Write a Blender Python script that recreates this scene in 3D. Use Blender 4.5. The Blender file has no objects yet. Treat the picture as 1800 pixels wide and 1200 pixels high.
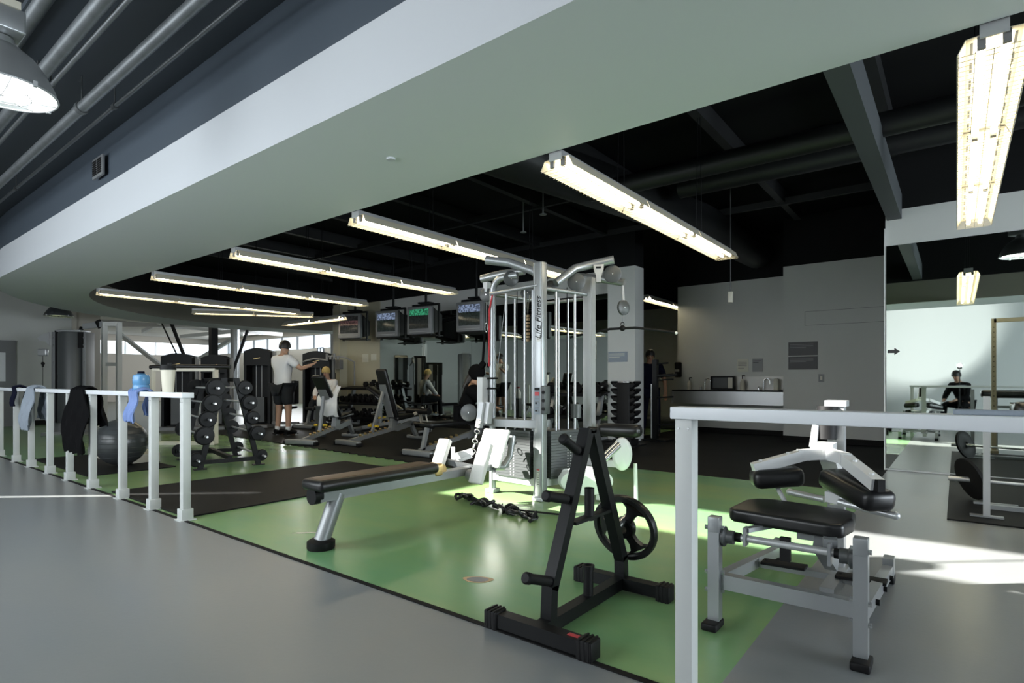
import bpy, bmesh, math, random
from mathutils import Vector, Matrix, Euler
random.seed(7)
S = bpy.context.scene
C = S.collection
PI = math.pi
V = Vector

# ------------------------------------------------------------------ materials
def mat(name, col, rough=0.5, metal=0.0, emit=None, es=0.0, noise=None, spec=None, coat=0.0, bump=None, alpha=None, trans=0.0):
    m = bpy.data.materials.new(name)
    m.use_nodes = True
    nt = m.node_tree
    b = nt.nodes['Principled BSDF']
    b.inputs['Base Color'].default_value = (*col, 1)
    b.inputs['Roughness'].default_value = rough
    b.inputs['Metallic'].default_value = metal
    if spec is not None: b.inputs['Specular IOR Level'].default_value = spec
    if coat: b.inputs['Coat Weight'].default_value = coat; b.inputs['Coat Roughness'].default_value = 0.1
    if trans: b.inputs['Transmission Weight'].default_value = trans
    if emit:
        b.inputs['Emission Color'].default_value = (*emit, 1)
        b.inputs['Emission Strength'].default_value = es
    if noise or bump:
        tc = nt.nodes.new('ShaderNodeTexCoord')
    if noise:                                   # (scale, amount, second colour or None)
        sc_, am, c2 = noise
        n = nt.nodes.new('ShaderNodeTexNoise'); n.inputs['Scale'].default_value = sc_; n.inputs['Detail'].default_value = 5
        nt.links.new(tc.outputs['Object'], n.inputs['Vector'])
        r = nt.nodes.new('ShaderNodeValToRGB')
        r.color_ramp.elements[0].position = 0.3; r.color_ramp.elements[1].position = 0.7
        c2 = c2 or tuple(max(0, c * (1 - am)) for c in col)
        r.color_ramp.elements[0].color = (*c2, 1); r.color_ramp.elements[1].color = (*col, 1)
        nt.links.new(n.outputs['Fac'], r.inputs['Fac']); nt.links.new(r.outputs['Color'], b.inputs['Base Color'])
    if bump:
        n2 = nt.nodes.new('ShaderNodeTexNoise'); n2.inputs['Scale'].default_value = bump[0]; n2.inputs['Detail'].default_value = 3
        nt.links.new(tc.outputs['Object'], n2.inputs['Vector'])
        bp = nt.nodes.new('ShaderNodeBump'); bp.inputs['Strength'].default_value = bump[1]; bp.inputs['Distance'].default_value = 0.01
        nt.links.new(n2.outputs['Fac'], bp.inputs['Height']); nt.links.new(bp.outputs['Normal'], b.inputs['Normal'])
    return m

M = {}
M['wall'] = mat('grey_wall_paint', (.57, .585, .565), .75, noise=(1.3, .05, None))
M['wallwhite'] = mat('white_wall_paint', (.70, .72, .72), .7)
M['fascia'] = mat('white_fascia_paint', (.52, .545, .57), .6)
M['soffit'] = mat('sage_soffit_paint', (.62, .66, .665), .6)
M['inner'] = mat('olive_face_paint', (.20, .195, .16), .7)
M['slate'] = mat('dark_blue_wall_paint', (.05, .066, .085), .6)
M['soffitdark'] = mat('dark_soffit_paint', (.022, .03, .038), .6)
M['black'] = mat('black_ceiling_paint', (.005, .0055, .006), .8, spec=.2)
M['black2'] = mat('black_duct_paint', (.012, .013, .014), .5)
M['beamgrey'] = mat('dark_grey_beam_paint', (.055, .063, .067), .6)
M['cream'] = mat('cream_wall_paint', (.46, .44, .33), .7)
M['beige'] = mat('beige_wall_paint', (.50, .47, .42), .7)
M['whiteceil'] = mat('pale_ceiling_paint', (.62, .60, .55), .7)
M['pipe'] = mat('galvanised_pipe', (.20, .215, .225), .42, .7, noise=(9, .25, None))
M['silver'] = mat('silver_metal_paint', (.31, .325, .335), .3, .5)
M['silver2'] = mat('pale_silver_metal_paint', (.44, .45, .46), .32, .4)
M['steelgrey'] = mat('grey_steel_paint', (.25, .262, .268), .38, .4)
M['railwhite'] = mat('pale_rail_paint', (.66, .69, .72), .42, 0)
M['postgrey'] = mat('pale_post_paint', (.50, .52, .51), .45, 0)
M['chrome'] = mat('chrome', (.70, .71, .72), .22, .85)
M['rod'] = mat('brushed_steel_rod', (.55, .56, .57), .35, .55)
M['blackmetal'] = mat('black_metal_paint', (.0045, .005, .0055), .45, 0, spec=.18)
M['blackmatte'] = mat('black_plastic', (.006, .006, .0065), .55, spec=.2)
M['rubber'] = mat('black_rubber', (.010, .010, .010), .65, spec=.12)
M['darkgrey'] = mat('dark_grey_plastic', (.055, .06, .062), .42)
M['midgrey'] = mat('mid_grey_plastic', (.16, .165, .17), .45)
M['vinyl'] = mat('black_vinyl', (.008, .008, .0085), .34, spec=.4)
M['vinylbrown'] = mat('brown_vinyl', (.075, .042, .024), .42)
M['whiteplastic'] = mat('white_plastic', (.72, .72, .70), .4)
M['whitemetal'] = mat('white_metal_paint', (.60, .61, .61), .36)
M['creammetal'] = mat('cream_metal_paint', (.60, .57, .48), .4)
M['tread'] = mat('white_tread_plate', (.72, .72, .70), .5, bump=(60, .5))
M['paper'] = mat('paper', (.62, .62, .54), .8)
M['tan'] = mat('tan_steel_paint', (.40, .33, .22), .4, .2)
M['yellow'] = mat('yellow_plastic', (.65, .45, .03), .4)
M['gold'] = mat('brass_tone_metal', (.55, .40, .18), .35, .8)
M['red'] = mat('red_plastic', (.45, .03, .04), .4)
M['wood'] = mat('pale_wood', (.48, .33, .18), .5)
M['skin'] = mat('skin', (.42, .25, .17), .55)
M['skintan'] = mat('tan_skin', (.36, .20, .12), .55)
M['whitecloth'] = mat('white_cloth', (.66, .67, .69), .85)
M['blackcloth'] = mat('black_cloth', (.006, .006, .0065), .9, spec=.04)
M['charcloth'] = mat('charcoal_cloth', (.025, .027, .03), .9, spec=.06)
M['navycloth'] = mat('navy_cloth', (.009, .010, .022), .9, spec=.06)
M['olivecloth'] = mat('olive_cloth', (.06, .065, .05), .9)
M['greycloth'] = mat('grey_blue_cloth', (.26, .30, .35), .9, bump=(40, .4))
M['bluecloth'] = mat('blue_cloth', (.17, .25, .50), .9, bump=(50, .4))
M['hairblond'] = mat('blond_hair', (.45, .33, .12), .6)
M['hairdark'] = mat('dark_hair', (.012, .010, .009), .5)
M['bluebottle'] = mat('blue_translucent_plastic', (.16, .42, .78), .2, trans=.35)
M['ball'] = mat('dark_grey_ball_rubber', (.045, .05, .052), .3)
M['sign'] = mat('charcoal_sign_face', (.028, .029, .031), .5)
M['signtext'] = mat('grey_sign_lettering', (.20, .20, .20), .6)
M['tube'] = mat('lit_fluorescent_tube', (.9, .9, .85), .4, emit=(1.0, .88, .64), es=15)
M['reflector'] = mat('cream_enamel_reflector', (.46, .43, .34), .4)
M['lampglow'] = mat('lit_high_bay_lens', (.9, .9, .9), .4, emit=(.93, 1.0, .96), es=9)
M['discglow'] = mat('lit_downlight_lens', (.9, .9, .9), .4, emit=(1.0, .95, .82), es=3)
M['yellowglow'] = mat('lit_yellow_green_lens', (.9, .9, .8), .4, emit=(.72, .82, .40), es=.55)
M['flashglow'] = mat('lit_flash_lens', (.9, .9, .9), .3, emit=(1, 1, 1), es=60)
M['mirror'] = mat('mirror_glass', (.76, .83, .77), .015, 1.0)
M['windowsky'] = mat('sky_seen_outside', (.8, .9, 1), .6, emit=(.80, .90, 1.0), es=1.1)
M['frost'] = mat('frosted_window_pane', (.75, .78, .80), .7)

def floor_mat(name, c1, c2, c3, rough, scale, spec=None):
    m = bpy.data.materials.new(name); m.use_nodes = True
    nt = m.node_tree; b = nt.nodes['Principled BSDF']
    tc = nt.nodes.new('ShaderNodeTexCoord')
    mp = nt.nodes.new('ShaderNodeMapping'); mp.inputs['Scale'].default_value = (.5, 1.0, 1)
    nt.links.new(tc.outputs['Object'], mp.inputs['Vector'])
    n = nt.nodes.new('ShaderNodeTexNoise'); n.inputs['Scale'].default_value = scale; n.inputs['Detail'].default_value = 6; n.inputs['Roughness'].default_value = .6
    nt.links.new(mp.outputs['Vector'], n.inputs['Vector'])
    mr = nt.nodes.new('ShaderNodeMapRange'); mr.interpolation_type = 'SMOOTHSTEP'; mr.inputs['From Min'].default_value = .25; mr.inputs['From Max'].default_value = .75
    nt.links.new(n.outputs['Fac'], mr.inputs['Value'])
    mx = nt.nodes.new('ShaderNodeMix'); mx.data_type = 'RGBA'; mx.inputs[6].default_value = (*c1, 1); mx.inputs[7].default_value = (*c3, 1)
    nt.links.new(mr.outputs['Result'], mx.inputs[0]); nt.links.new(mx.outputs[2], b.inputs['Base Color'])
    n2 = nt.nodes.new('ShaderNodeTexNoise'); n2.inputs['Scale'].default_value = 45; n2.inputs['Detail'].default_value = 3
    nt.links.new(tc.outputs['Object'], n2.inputs['Vector'])
    b.inputs['Roughness'].default_value = rough
    if spec is not None: b.inputs['Specular IOR Level'].default_value = spec
    bp = nt.nodes.new('ShaderNodeBump'); bp.inputs['Strength'].default_value = .03; bp.inputs['Distance'].default_value = .01
    nt.links.new(n2.outputs['Fac'], bp.inputs['Height']); nt.links.new(bp.outputs['Normal'], b.inputs['Normal'])
    return m
M['floorgrey'] = floor_mat('grey_sealed_floor', (.18, .195, .205), (.235, .25, .258), (.21, .215, .212), .29, .8)
M['floorgreen'] = floor_mat('green_sealed_floor', (.125, .30, .15), (.16, .34, .14), (.24, .34, .13), .25, .7)
M['floorblack'] = floor_mat('black_rubber_floor', (.012, .0125, .013), (.02, .02, .02), (.017, .017, .017), .55, 2.0, .06)
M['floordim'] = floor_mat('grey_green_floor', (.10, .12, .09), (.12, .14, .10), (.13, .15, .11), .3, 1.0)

# ------------------------------------------------------------------ mesh builder
class MB:
    def __init__(s): s.v = []; s.f = []; s.m = []; s.s = []
    def add(s, vs, fs, mi=0, sm=False):
        b = len(s.v); s.v += [tuple(v) for v in vs]
        for f in fs:
            s.f.append(tuple(b + i for i in f)); s.m.append(mi); s.s.append(sm)
        return s
    def box(s, c, d, rot=None, bev=0, mi=0):
        x, y, z = (k / 2 for k in d); c = V(c)
        R = rot if isinstance(rot, Matrix) else (Euler(rot).to_matrix() if rot else Matrix.Identity(3))
        if bev <= 0:
            vs = [V((i * x, j * y, k * z)) for k in (-1, 1) for j in (-1, 1) for i in (-1, 1)]
            fs = [(0, 2, 3, 1), (4, 5, 7, 6), (0, 1, 5, 4), (2, 6, 7, 3), (0, 4, 6, 2), (1, 3, 7, 5)]
            return s.add([R @ v + c for v in vs], fs, mi)
        bm = bmesh.new(); bmesh.ops.create_cube(bm, size=1)
        for v in bm.verts: v.co = V((v.co.x * d[0], v.co.y * d[1], v.co.z * d[2]))
        bmesh.ops.bevel(bm, geom=list(bm.edges), offset=min(bev, min(d) * .49), segments=3, affect='EDGES', profile=.5)
        bm.verts.index_update()
        s.add([R @ v.co + c for v in bm.verts], [[v.index for v in f.verts] for f in bm.faces], mi, True)
        bm.free(); return s
    def beam(s, p0, p1, w, h, up=(0, 0, 1), bev=0, mi=0):       # rectangular bar from p0 to p1, w across, h along up
        p0 = V(p0); p1 = V(p1); a = (p1 - p0); L = a.length; a.normalize(); up = V(up)
        if abs(a.dot(up)) > .98: up = V((0, 1, 0)) if abs(a.y) < .9 else V((1, 0, 0))
        x = a.cross(up).normalized(); z = x.cross(a).normalized()
        R = Matrix((x, a, z)).transposed()
        return s.box((p0 + p1) / 2, (w, L, h), R, bev, mi)
    def tube(s, pts, r, n=10, mi=0, cap=True):
        pts = [V(p) for p in pts]; N = len(pts); rs = r if isinstance(r, (list, tuple)) else [r] * N
        ring = []; t0 = (pts[1] - pts[0]).normalized(); u = t0.orthogonal().normalized()
        vs = []
        for i, p in enumerate(pts):
            if i == 0: t = t0
            elif i == N - 1: t = (pts[-1] - pts[-2]).normalized()
            else: t = ((pts[i + 1] - p).normalized() + (p - pts[i - 1]).normalized()).normalized()
            u = (u - t * u.dot(t)).normalized(); w = t.cross(u)
            for k in range(n):
                a = 2 * PI * k / n; vs.append(p + (u * math.cos(a) + w * math.sin(a)) * rs[i])
        fs = [(i * n + k, i * n + (k + 1) % n, (i + 1) * n + (k + 1) % n, (i + 1) * n + k) for i in range(N - 1) for k in range(n)]
        b = len(s.v); s.add(vs, fs, mi, True)
        if cap:
            s.f.append(tuple(b + k for k in range(n))[::-1]); s.m.append(mi); s.s.append(False)
            s.f.append(tuple(b + (N - 1) * n + k for k in range(n))); s.m.append(mi); s.s.append(False)
        return s
    def cyl(s, p0, p1, r, r1=None, n=16, mi=0): return s.tube([p0, p1], [r, r if r1 is None else r1], n, mi)
    def lathe(s, prof, Mx=None, n=24, mi=0, cap=True):
        Mx = Mx or Matrix.Identity(4); vs = []
        for (r, z) in prof:
            for k in range(n):
                a = 2 * PI * k / n; vs.append(Mx @ V((r * math.cos(a), r * math.sin(a), z)))
        P = len(prof)
        fs = [(i * n + k, i * n + (k + 1) % n, (i + 1) * n + (k + 1) % n, (i + 1) * n + k) for i in range(P - 1) for k in range(n)]
        b = len(s.v); s.add(vs, fs, mi, True)
        if prof[0] == prof[-1]: cap = False
        for i, rev in (((0, True), (P - 1, False)) if cap else ()):
            if prof[i][0] > 1e-5:
                q = tuple(b + i * n + k for k in range(n)); s.f.append(q[::-1] if rev else q); s.m.append(mi); s.s.append(False)
        return s
    def prism(s, poly, t, Mx=None, mi=0):
        Mx = Mx or Matrix.Identity(4); n = len(poly)
        vs = [Mx @ V((x, y, -t / 2)) for x, y in poly] + [Mx @ V((x, y, t / 2)) for x, y in poly]
        fs = [tuple(range(n))[::-1], tuple(range(n, 2 * n))] + [(i, (i + 1) % n, n + (i + 1) % n, n + i) for i in range(n)]
        return s.add(vs, fs, mi)
    def ball(s, c, r, sc=(1, 1, 1), n=24, mi=0):
        prof = [(max(1e-6, r * math.sin(PI * i / (n // 2))), -r * math.cos(PI * i / (n // 2))) for i in range(n // 2 + 1)]
        return s.lathe(prof, Matrix.Translation(c) @ Matrix.Diagonal((*sc, 1)), n, mi)
    def ring(s, c, R, r, axis='z', n=28, k=8, mi=0, Mx=None):
        Mx = Mx or Matrix.Translation(c); vs = []
        for i in range(n):
            a = 2 * PI * i / n
            for j in range(k):
                b = 2 * PI * j / k; q = R + r * math.cos(b)
                vs.append(Mx @ V((q * math.cos(a), q * math.sin(a), r * math.sin(b))))
        fs = [(i * k + j, ((i + 1) % n) * k + j, ((i + 1) % n) * k + (j + 1) % k, i * k + (j + 1) % k) for i in range(n) for j in range(k)]
        return s.add(vs, fs, mi, True)
    def sheet(s, grid, t=.004, mi=0):                         # grid of points with thickness
        R = len(grid); Q = len(grid[0]); g = [[V(p) for p in row] for row in grid]
        nrm = []
        for i in range(R):
            for j in range(Q):
                a = g[min(i + 1, R - 1)][j] - g[max(i - 1, 0)][j]; b = g[i][min(j + 1, Q - 1)] - g[i][max(j - 1, 0)]
                q = a.cross(b); nrm.append(q.normalized() if q.length > 1e-9 else V((0, 0, 1)))
        fl = [p for row in g for p in row]
        vs = [p + nn * t / 2 for p, nn in zip(fl, nrm)] + [p - nn * t / 2 for p, nn in zip(fl, nrm)]
        o = R * Q; fs = []
        for i in range(R - 1):
            for j in range(Q - 1):
                a, b, c, d = i * Q + j, i * Q + j + 1, (i + 1) * Q + j + 1, (i + 1) * Q + j
                fs += [(d, c, b, a), (o + a, o + b, o + c, o + d)]
        for i in range(R - 1):
            for j, fl_ in ((0, 0), (Q - 1, 1)):
                a, d = i * Q + j, (i + 1) * Q + j; fs.append((a, o + a, o + d, d) if fl_ else (d, o + d, o + a, a))
        for j in range(Q - 1):
            for i, fl_ in ((0, 1), (R - 1, 0)):
                a, b = i * Q + j, i * Q + j + 1; fs.append((a, o + a, o + b, b) if fl_ else (b, o + b, o + a, a))
        return s.add(vs, fs, mi, True)

def link(name, mb, mats, parent=None, off=None):
    me = bpy.data.meshes.new(name)
    vs = mb.v if off is None else [(v[0] - off[0], v[1] - off[1], v[2] - off[2]) for v in mb.v]
    me.from_pydata(vs, [], mb.f)
    for m in (mats if isinstance(mats, (list, tuple)) else [mats]): me.materials.append(M[m])
    me.polygons.foreach_set('material_index', mb.m); me.polygons.foreach_set('use_smooth', mb.s)
    me.update(); me.set_sharp_from_angle(angle=math.radians(38))
    o = bpy.data.objects.new(name, me); C.objects.link(o)
    if parent: o.parent = parent
    return o
def tag(o, label, cat, group=None):
    o['label'] = label; o['category'] = cat
    if group: o['group'] = group
    return o
def thing(name, label, cat, loc=(0, 0, 0), rz=0, group=None):
    o = bpy.data.objects.new(name, None); o.empty_display_size = .1; C.objects.link(o)
    o.location = loc; o.rotation_euler = (0, 0, rz)
    return tag(o, label, cat, group)
def part(name, mb, mats, parent, label=None):                 # part in the thing's own coordinates
    o = link(name, mb, mats, parent)
    if label: o['label'] = label
    return o
def wpart(name, mb, mats, parent, label=None):                # part given in world coordinates (unrotated thing)
    r = parent; off = V((0, 0, 0))
    while r is not None: off += V(r.location); r = r.parent
    o = link(name, mb, mats, parent, off)
    if label: o['label'] = label
    return o
def single(name, mb, mats, label, cat, group=None, base=None):  # one-mesh thing, world coordinates, origin at base
    if base is None: 
        xs = [v[0] for v in mb.v]; ys = [v[1] for v in mb.v]; base = ((min(xs) + max(xs)) / 2, (min(ys) + max(ys)) / 2, min(v[2] for v in mb.v))
    o = link(name, mb, mats, None, base); o.location = base
    return tag(o, label, cat, group)
def struct(name, mb, mats, parent=None):
    o = link(name, mb, mats, parent)
    if parent is None: o['kind'] = 'structure'
    return o
def dup(root, loc=None, rz=None, label=None, group=None):
    r = root.copy(); C.objects.link(r)
    if loc is not None: r.location = loc
    if rz is not None: r.rotation_euler = (0, 0, rz)
    if label: r['label'] = label
    if group: r['group'] = group
    for ch in list(root.children):
        c = ch.copy(); C.objects.link(c); c.parent = r
        for g in list(ch.children):
            d = g.copy(); C.objects.link(d); d.parent = c
    return r
def T(x=0, y=0, z=0): return Matrix.Translation((x, y, z))
def Rx(a): return Matrix.Rotation(a, 4, 'X')
def Ry(a): return Matrix.Rotation(a, 4, 'Y')
def Rz(a): return Matrix.Rotation(a, 4, 'Z')
def arc(c, r, a0, a1, n=8, plane='xz'):
    o = []
    for i in range(n + 1):
        a = a0 + (a1 - a0) * i / n; p, q = r * math.cos(a), r * math.sin(a)
        o.append({'xz': V((c[0] + p, c[1], c[2] + q)), 'yz': V((c[0], c[1] + p, c[2] + q)), 'xy': V((c[0] + p, c[1] + q, c[2]))}[plane])
    return o
def text_mb(txt, size, Mx, depth=.002, shear=.0, mi=0):
    cu = bpy.data.curves.new('lettering', 'FONT'); cu.body = txt; cu.size = size; cu.extrude = depth; cu.shear = shear
    cu.align_x = 'CENTER'; cu.align_y = 'CENTER'; cu.resolution_u = 3
    o = bpy.data.objects.new('lettering', cu); C.objects.link(o)
    dg = bpy.context.evaluated_depsgraph_get(); me = o.evaluated_get(dg).to_mesh()
    mb = MB(); mb.add([Mx @ v.co for v in me.vertices], [tuple(p.vertices) for p in me.polygons], mi)
    o.evaluated_get(dg).to_mesh_clear(); bpy.data.objects.remove(o); bpy.data.curves.remove(cu)
    return mb
def skin(name, pts, edges, rad, m, parent, sub=2):
    me = bpy.data.meshes.new(name); me.from_pydata([tuple(p) for p in pts], edges, []); me.materials.append(M[m])
    o = bpy.data.objects.new(name, me); C.objects.link(o)
    if parent: o.parent = parent
    md = o.modifiers.new('skin', 'SKIN'); md.use_smooth_shade = True
    for i, r in enumerate(rad):
        d = me.skin_vertices[0].data[i]
        d.radius = r if isinstance(r, tuple) else (r, r); d.use_root = (i == 0)
    s_ = o.modifiers.new('sub', 'SUBSURF'); s_.levels = sub; s_.render_levels = sub
    return o

# ------------------------------------------------------------------ camera
cam = bpy.data.cameras.new('camera'); cam.sensor_width = 36; cam.lens = 20.0; cam.shift_y = 70 / 1800; cam.clip_start = .05; cam.clip_end = 200
co = bpy.data.objects.new('camera', cam); C.objects.link(co)
co.location = (0, 0, 1.1); co.rotation_euler = (PI / 2, 0, math.radians(38)); S.camera = co
S.view_settings.view_transform = 'Standard'; S.view_settings.look = 'None'; S.view_settings.gamma = 1; S.view_settings.use_curve_mapping = False
S.view_settings.exposure = -0.07
try:
    cy = S.cycles; cy.use_denoising = True; cy.max_bounces = 7; cy.diffuse_bounces = 3; cy.glossy_bounces = 4; cy.transmission_bounces = 4
    cy.caustics_reflective = False; cy.caustics_refractive = False; cy.sample_clamp_indirect = 6; cy.blur_glossy = .5
except Exception: pass
# ================================================================== THE SETTING
ZP = 3.22          # height of the grey paint
ZC = 4.1           # black ceiling of the weights room
# floors
f = MB()
def quad(x0, x1, y0, y1, mi, z=0.0): f.add([(x0, y0, z), (x1, y0, z), (x1, y1, z), (x0, y1, z)], [(0, 1, 2, 3)], mi)
quad(-18.4, 9, -2.7, 1.935, 0)
quad(-18.4, -13.0, 1.935, 4.9, 1); quad(-13.0, -.675, 1.935, 6.6, 1); quad(-36, -13.0, 4.9, 17, 2); quad(-13.0, -5.0, 6.6, 9.9, 1)
quad(-.675, 9, 1.935, 8.6, 0)
quad(-5.0, -.675, 6.6, 12.6, 3); quad(-13, -5, 9.9, 16.5, 1); quad(-5.0, 0, 12.6, 16.5, 1); quad(-.675, 9, 8.6, 12.6, 3)
fl = struct('floor', f, ['floorgrey', 'floorgreen', 'floordim', 'floorblack'])
t = MB(); t.box((-9.4, 1.945, .002), (17.4, .028, .006)); struct('trim_1', t, 'rubber')          # dark strip where green meets grey
# interlocking rubber flooring at the mirror wall (saw-tooth edge)
poly = [(-13.0, 9.62), (-13.0, 5.62)]
x = -13.0
while x < -5.3:
    y = 5.62 - (x + 13.0) * .052
    poly += [(x + .03, y - .05), (x + .11, y - .05), (x + .14, y), (x + .22, y)]; x += .22
poly += [(-5.0, 5.22), (-5.0, 9.62)]
t = MB(); t.prism(poly[::-1], .012, T(0, 0, .006)); struct('floor_2', t, 'floorblack')
# paint worn through the green floor, as two patches of their own
t = MB(); t.prism([(.085 * math.cos(a) * (1 + .12 * math.sin(3 * a)), .05 * math.sin(a)) for a in [i * PI / 12 for i in range(24)]], .001, T(-2.093, 2.37, .0012) @ Rz(.5))
t.prism([(.062 * math.cos(a), .036 * math.sin(a)) for a in [i * PI / 12 for i in range(24)]], .001, T(-2.093, 2.37, .0022) @ Rz(.5), 1)
struct('trim_2', t, ['wood', 'midgrey'])
t = MB(); t.prism([(-.09, -.01), (-.02, -.022), (.06, -.012), (.095, .006), (.03, .014), (-.05, .012)], .001, T(-3.73, 2.33, .0012) @ Rz(.75)); struct('trim_3', t, 'creammetal')

# --- bulkhead ring: straight run over the rail, then a bend round to the mirror wall
def ring_path(r):
    p = [(9.0, 8 - r)]
    n = 26
    for i in range(n + 1):
        a = math.radians(270 - i * (125 / n)); p.append((-11.0 + r * math.cos(a), 8.0 + r * math.sin(a)))
    return p
po, pi_ = ring_path(6.02), ring_path(4.8)
u = MB(); N = len(po); zb = 2.65
u.add([(x, y, zb) for x, y in po] + [(x, y, zb) for x, y in pi_], [(i, i + 1, N + i + 1, N + i) for i in range(N - 1)], 0)
u.add([(x, y, zb) for x, y in po] + [(x, y, 3.07) for x, y in po], [(i + 1, i, N + i, N + i + 1) for i in range(N - 1)], 1)
u.add([(x, y, zb) for x, y in pi_] + [(x, y, 3.07) for x, y in pi_], [(i, i + 1, N + i + 1, N + i) for i in range(N - 1)], 2)
u.add([(x, y, 3.07) for x, y in po] + [(x, y, 3.07) for x, y in pi_], [(i + 1, i, N + i, N + i + 1) for i in range(N - 1)], 2)
struct('ceiling_1', u, ['soffit', 'fascia', 'inner'])
u = MB(); u.add([(x, y, 3.072) for x, y in pi_] + [(x, y, 4.12) for x, y in pi_], [(i, i + 1, N + i + 1, N + i) for i in range(N - 1)], 0); struct('wall_upper', u, 'black')
# dark wall standing on the fascia, dark soffit above it, high joist deck, ceiling of the weights room
u = MB(); pw = ring_path(5.99); n2 = 12
u.add([(x, y, 3.07) for x, y in pw[:n2]] + [(x, y, 5.15) for x, y in pw[:n2]], [(i + 1, i, n2 + i, n2 + i + 1) for i in range(n2 - 1)], 0)
struct('wall_front', u, 'slate')
u = MB(); u.box((-4.8, 1.5, 3.60), (28, 1.04, .04)); struct('ceiling_2', u, 'soffitdark')
u = MB(); zd = 5.12
for (x0, x1, y0, y1) in [(-19, 9.2, -2.75, -1.69), (-19, -10.42, -1.69, -.77), (-4.35, 9.2, -1.69, -.77), (-19, 9.2, -.77, 2.1), (-19, -11, 2.1, 5.2)]:
    u.box(((x0 + x1) / 2, (y0 + y1) / 2, zd), (x1 - x0, y1 - y0, .06))
struct('ceiling_3', u, 'beamgrey')
u = MB()
for k in range(40):
    xx = -18.5 + k * .42
    u.box((xx, .6, 4.62), (.06, 1.0, .16))
    u.beam((xx, 1.0, 4.55), (xx, .6, 4.95), .03, .03)
struct('trim_4', u, 'beamgrey')
u = MB(); u.box((-4.95, 9.7, ZC + .03), (28.1, 15.4, .06)); struct('ceiling', u, 'black')
u = MB(); u.box((-25.6, 10.8, 3.66), (20.4, 12.4, .06)); struct('ceiling_4', u, 'whiteceil')

# --- walls (grey paint up to ZP, black paint above)
def wall(name, x0, x1, y0, y1, lo='wall', top=ZC, zp=ZP):
    w = MB(); cx, cy, sx, sy = (x0 + x1) / 2, (y0 + y1) / 2, x1 - x0, y1 - y0
    w.box((cx, cy, zp / 2), (sx, sy, zp), mi=0)
    if top > zp: w.box((cx, cy, (zp + top) / 2), (sx, sy, top - zp), mi=1)
    return struct(name, w, [lo, 'black'])
wall('wall_left', -18.5, -18.3, -2.8, 4.75, top=5.15, zp=5.15)
wall('wall_mirror', -13.7, -5.19, 9.72, 9.95)
wall('wall_recess', -14.4, -13.7, 9.9, 10.1)
wall('wall_store', -12, .6, 15.75, 15.95)
wall('wall_sink', -4.83, -2.5, 12.4, 12.6)
wall('wall_storeside', -4.95, -4.83, 12.4, 15.75)
wall('wall_box', -2.53, -.60, 11.4, 12.6)
wall('wall_right', 8.9, 9.1, -2.8, 12.6, 'wallwhite', top=5.15, zp=5.15)
wall('wall_mirrored', -.70, 9.0, 8.47, 8.66)
wall('wall_behind', -.62, 9.0, 12.4, 12.6)
wall('wall_pier', -5.19, -4.63, 9.58, 9.94)
wall('wall_corner', -13.72, -13.42, 9.45, 9.72, 'cream')
w = MB(); w.box((-12.72, 9.71, 1.61), (1.42, .03, 3.22)); struct('wall_cream', w, 'cream')
w = MB()                                     # rear wall with a narrow slit window
for x0, x1, z0, z1 in [(-18.5, -11.70, 0, 5.15), (-11.488, 9.1, 0, 5.15), (-11.70, -11.488, 0, .6)]:
    w.box(((x0 + x1) / 2, -2.65, (z0 + z1) / 2), (x1 - x0, .1, z1 - z0))
struct('wall_rear', w, 'wallwhite')
for k in range(3):                           # frosted daylight windows in the rear wall
    cx = -9.4 + 2.75 * k; w = MB(); w.box((cx, -2.595, 2.0), (2.3, .012, 2.3)); wn = struct('window_%d' % (k + 1), w, 'frost')
    w = MB()
    for dx, dz, sx, sz in [(-1.17, 0, .06, 2.42), (1.17, 0, .06, 2.42), (0, -1.18, 2.4, .06), (0, 1.18, 2.4, .06), (0, 0, .05, 2.3)]: w.box((cx + dx, -2.585, 2 + dz), (sx, .05, sz))
    struct('window_frame', w, 'silver', wn)
for k in range(2):                           # unseen windows added to the right-hand wall as a home for fill light
    w = MB(); w.box((8.895, 2.2 + 3.0 * k, 1.9), (.012, 2.4, 2.4)); wn = struct('window_%d' % (k + 11), w, 'frost')
    w = MB()
    for dy, dz, sy, sz in [(-1.22, 0, .06, 2.5), (1.22, 0, .06, 2.5), (0, -1.22, 2.5, .06), (0, 1.22, 2.5, .06), (0, 0, .05, 2.4)]: w.box((8.885, 2.2 + 3.0 * k + dy, 1.9 + dz), (.05, sy, sz))
    struct('window_frame', w, 'silver', wn)
# black baseboards
for nm, x0, x1, yy in [('baseboard_sink', -4.83, -2.53, 12.395), ('baseboard_box', -2.54, -.72, 11.395), ('baseboard_mirror', -13.4, -5.2, 9.70)]:
    w = MB(); w.box(((x0 + x1) / 2, yy, .05), (x1 - x0, .02, .10)); struct(nm, w, 'rubber')
w = MB(); w.box((-18.29, 1.0, .06), (.02, 7.4, .12)); struct('baseboard_left', w, 'rubber')
w = MB(); w.box((-18.28, 3.05, 1.05), (.06, .95, 2.1)); d = struct('door_1', w, 'midgrey')
w = MB(); w.box((-18.235, 3.25, 1.45), (.012, .14, .7)); struct('door_pane', w, 'frost', d)
w = MB(); w.cyl((-18.25, 2.68, 1.0), (-18.17, 2.68, 1.0), .014); w.cyl((-18.17, 2.68, 1.0), (-18.17, 2.80, 1.0), .011); struct('door_handle', w, 'chrome', d)
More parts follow.
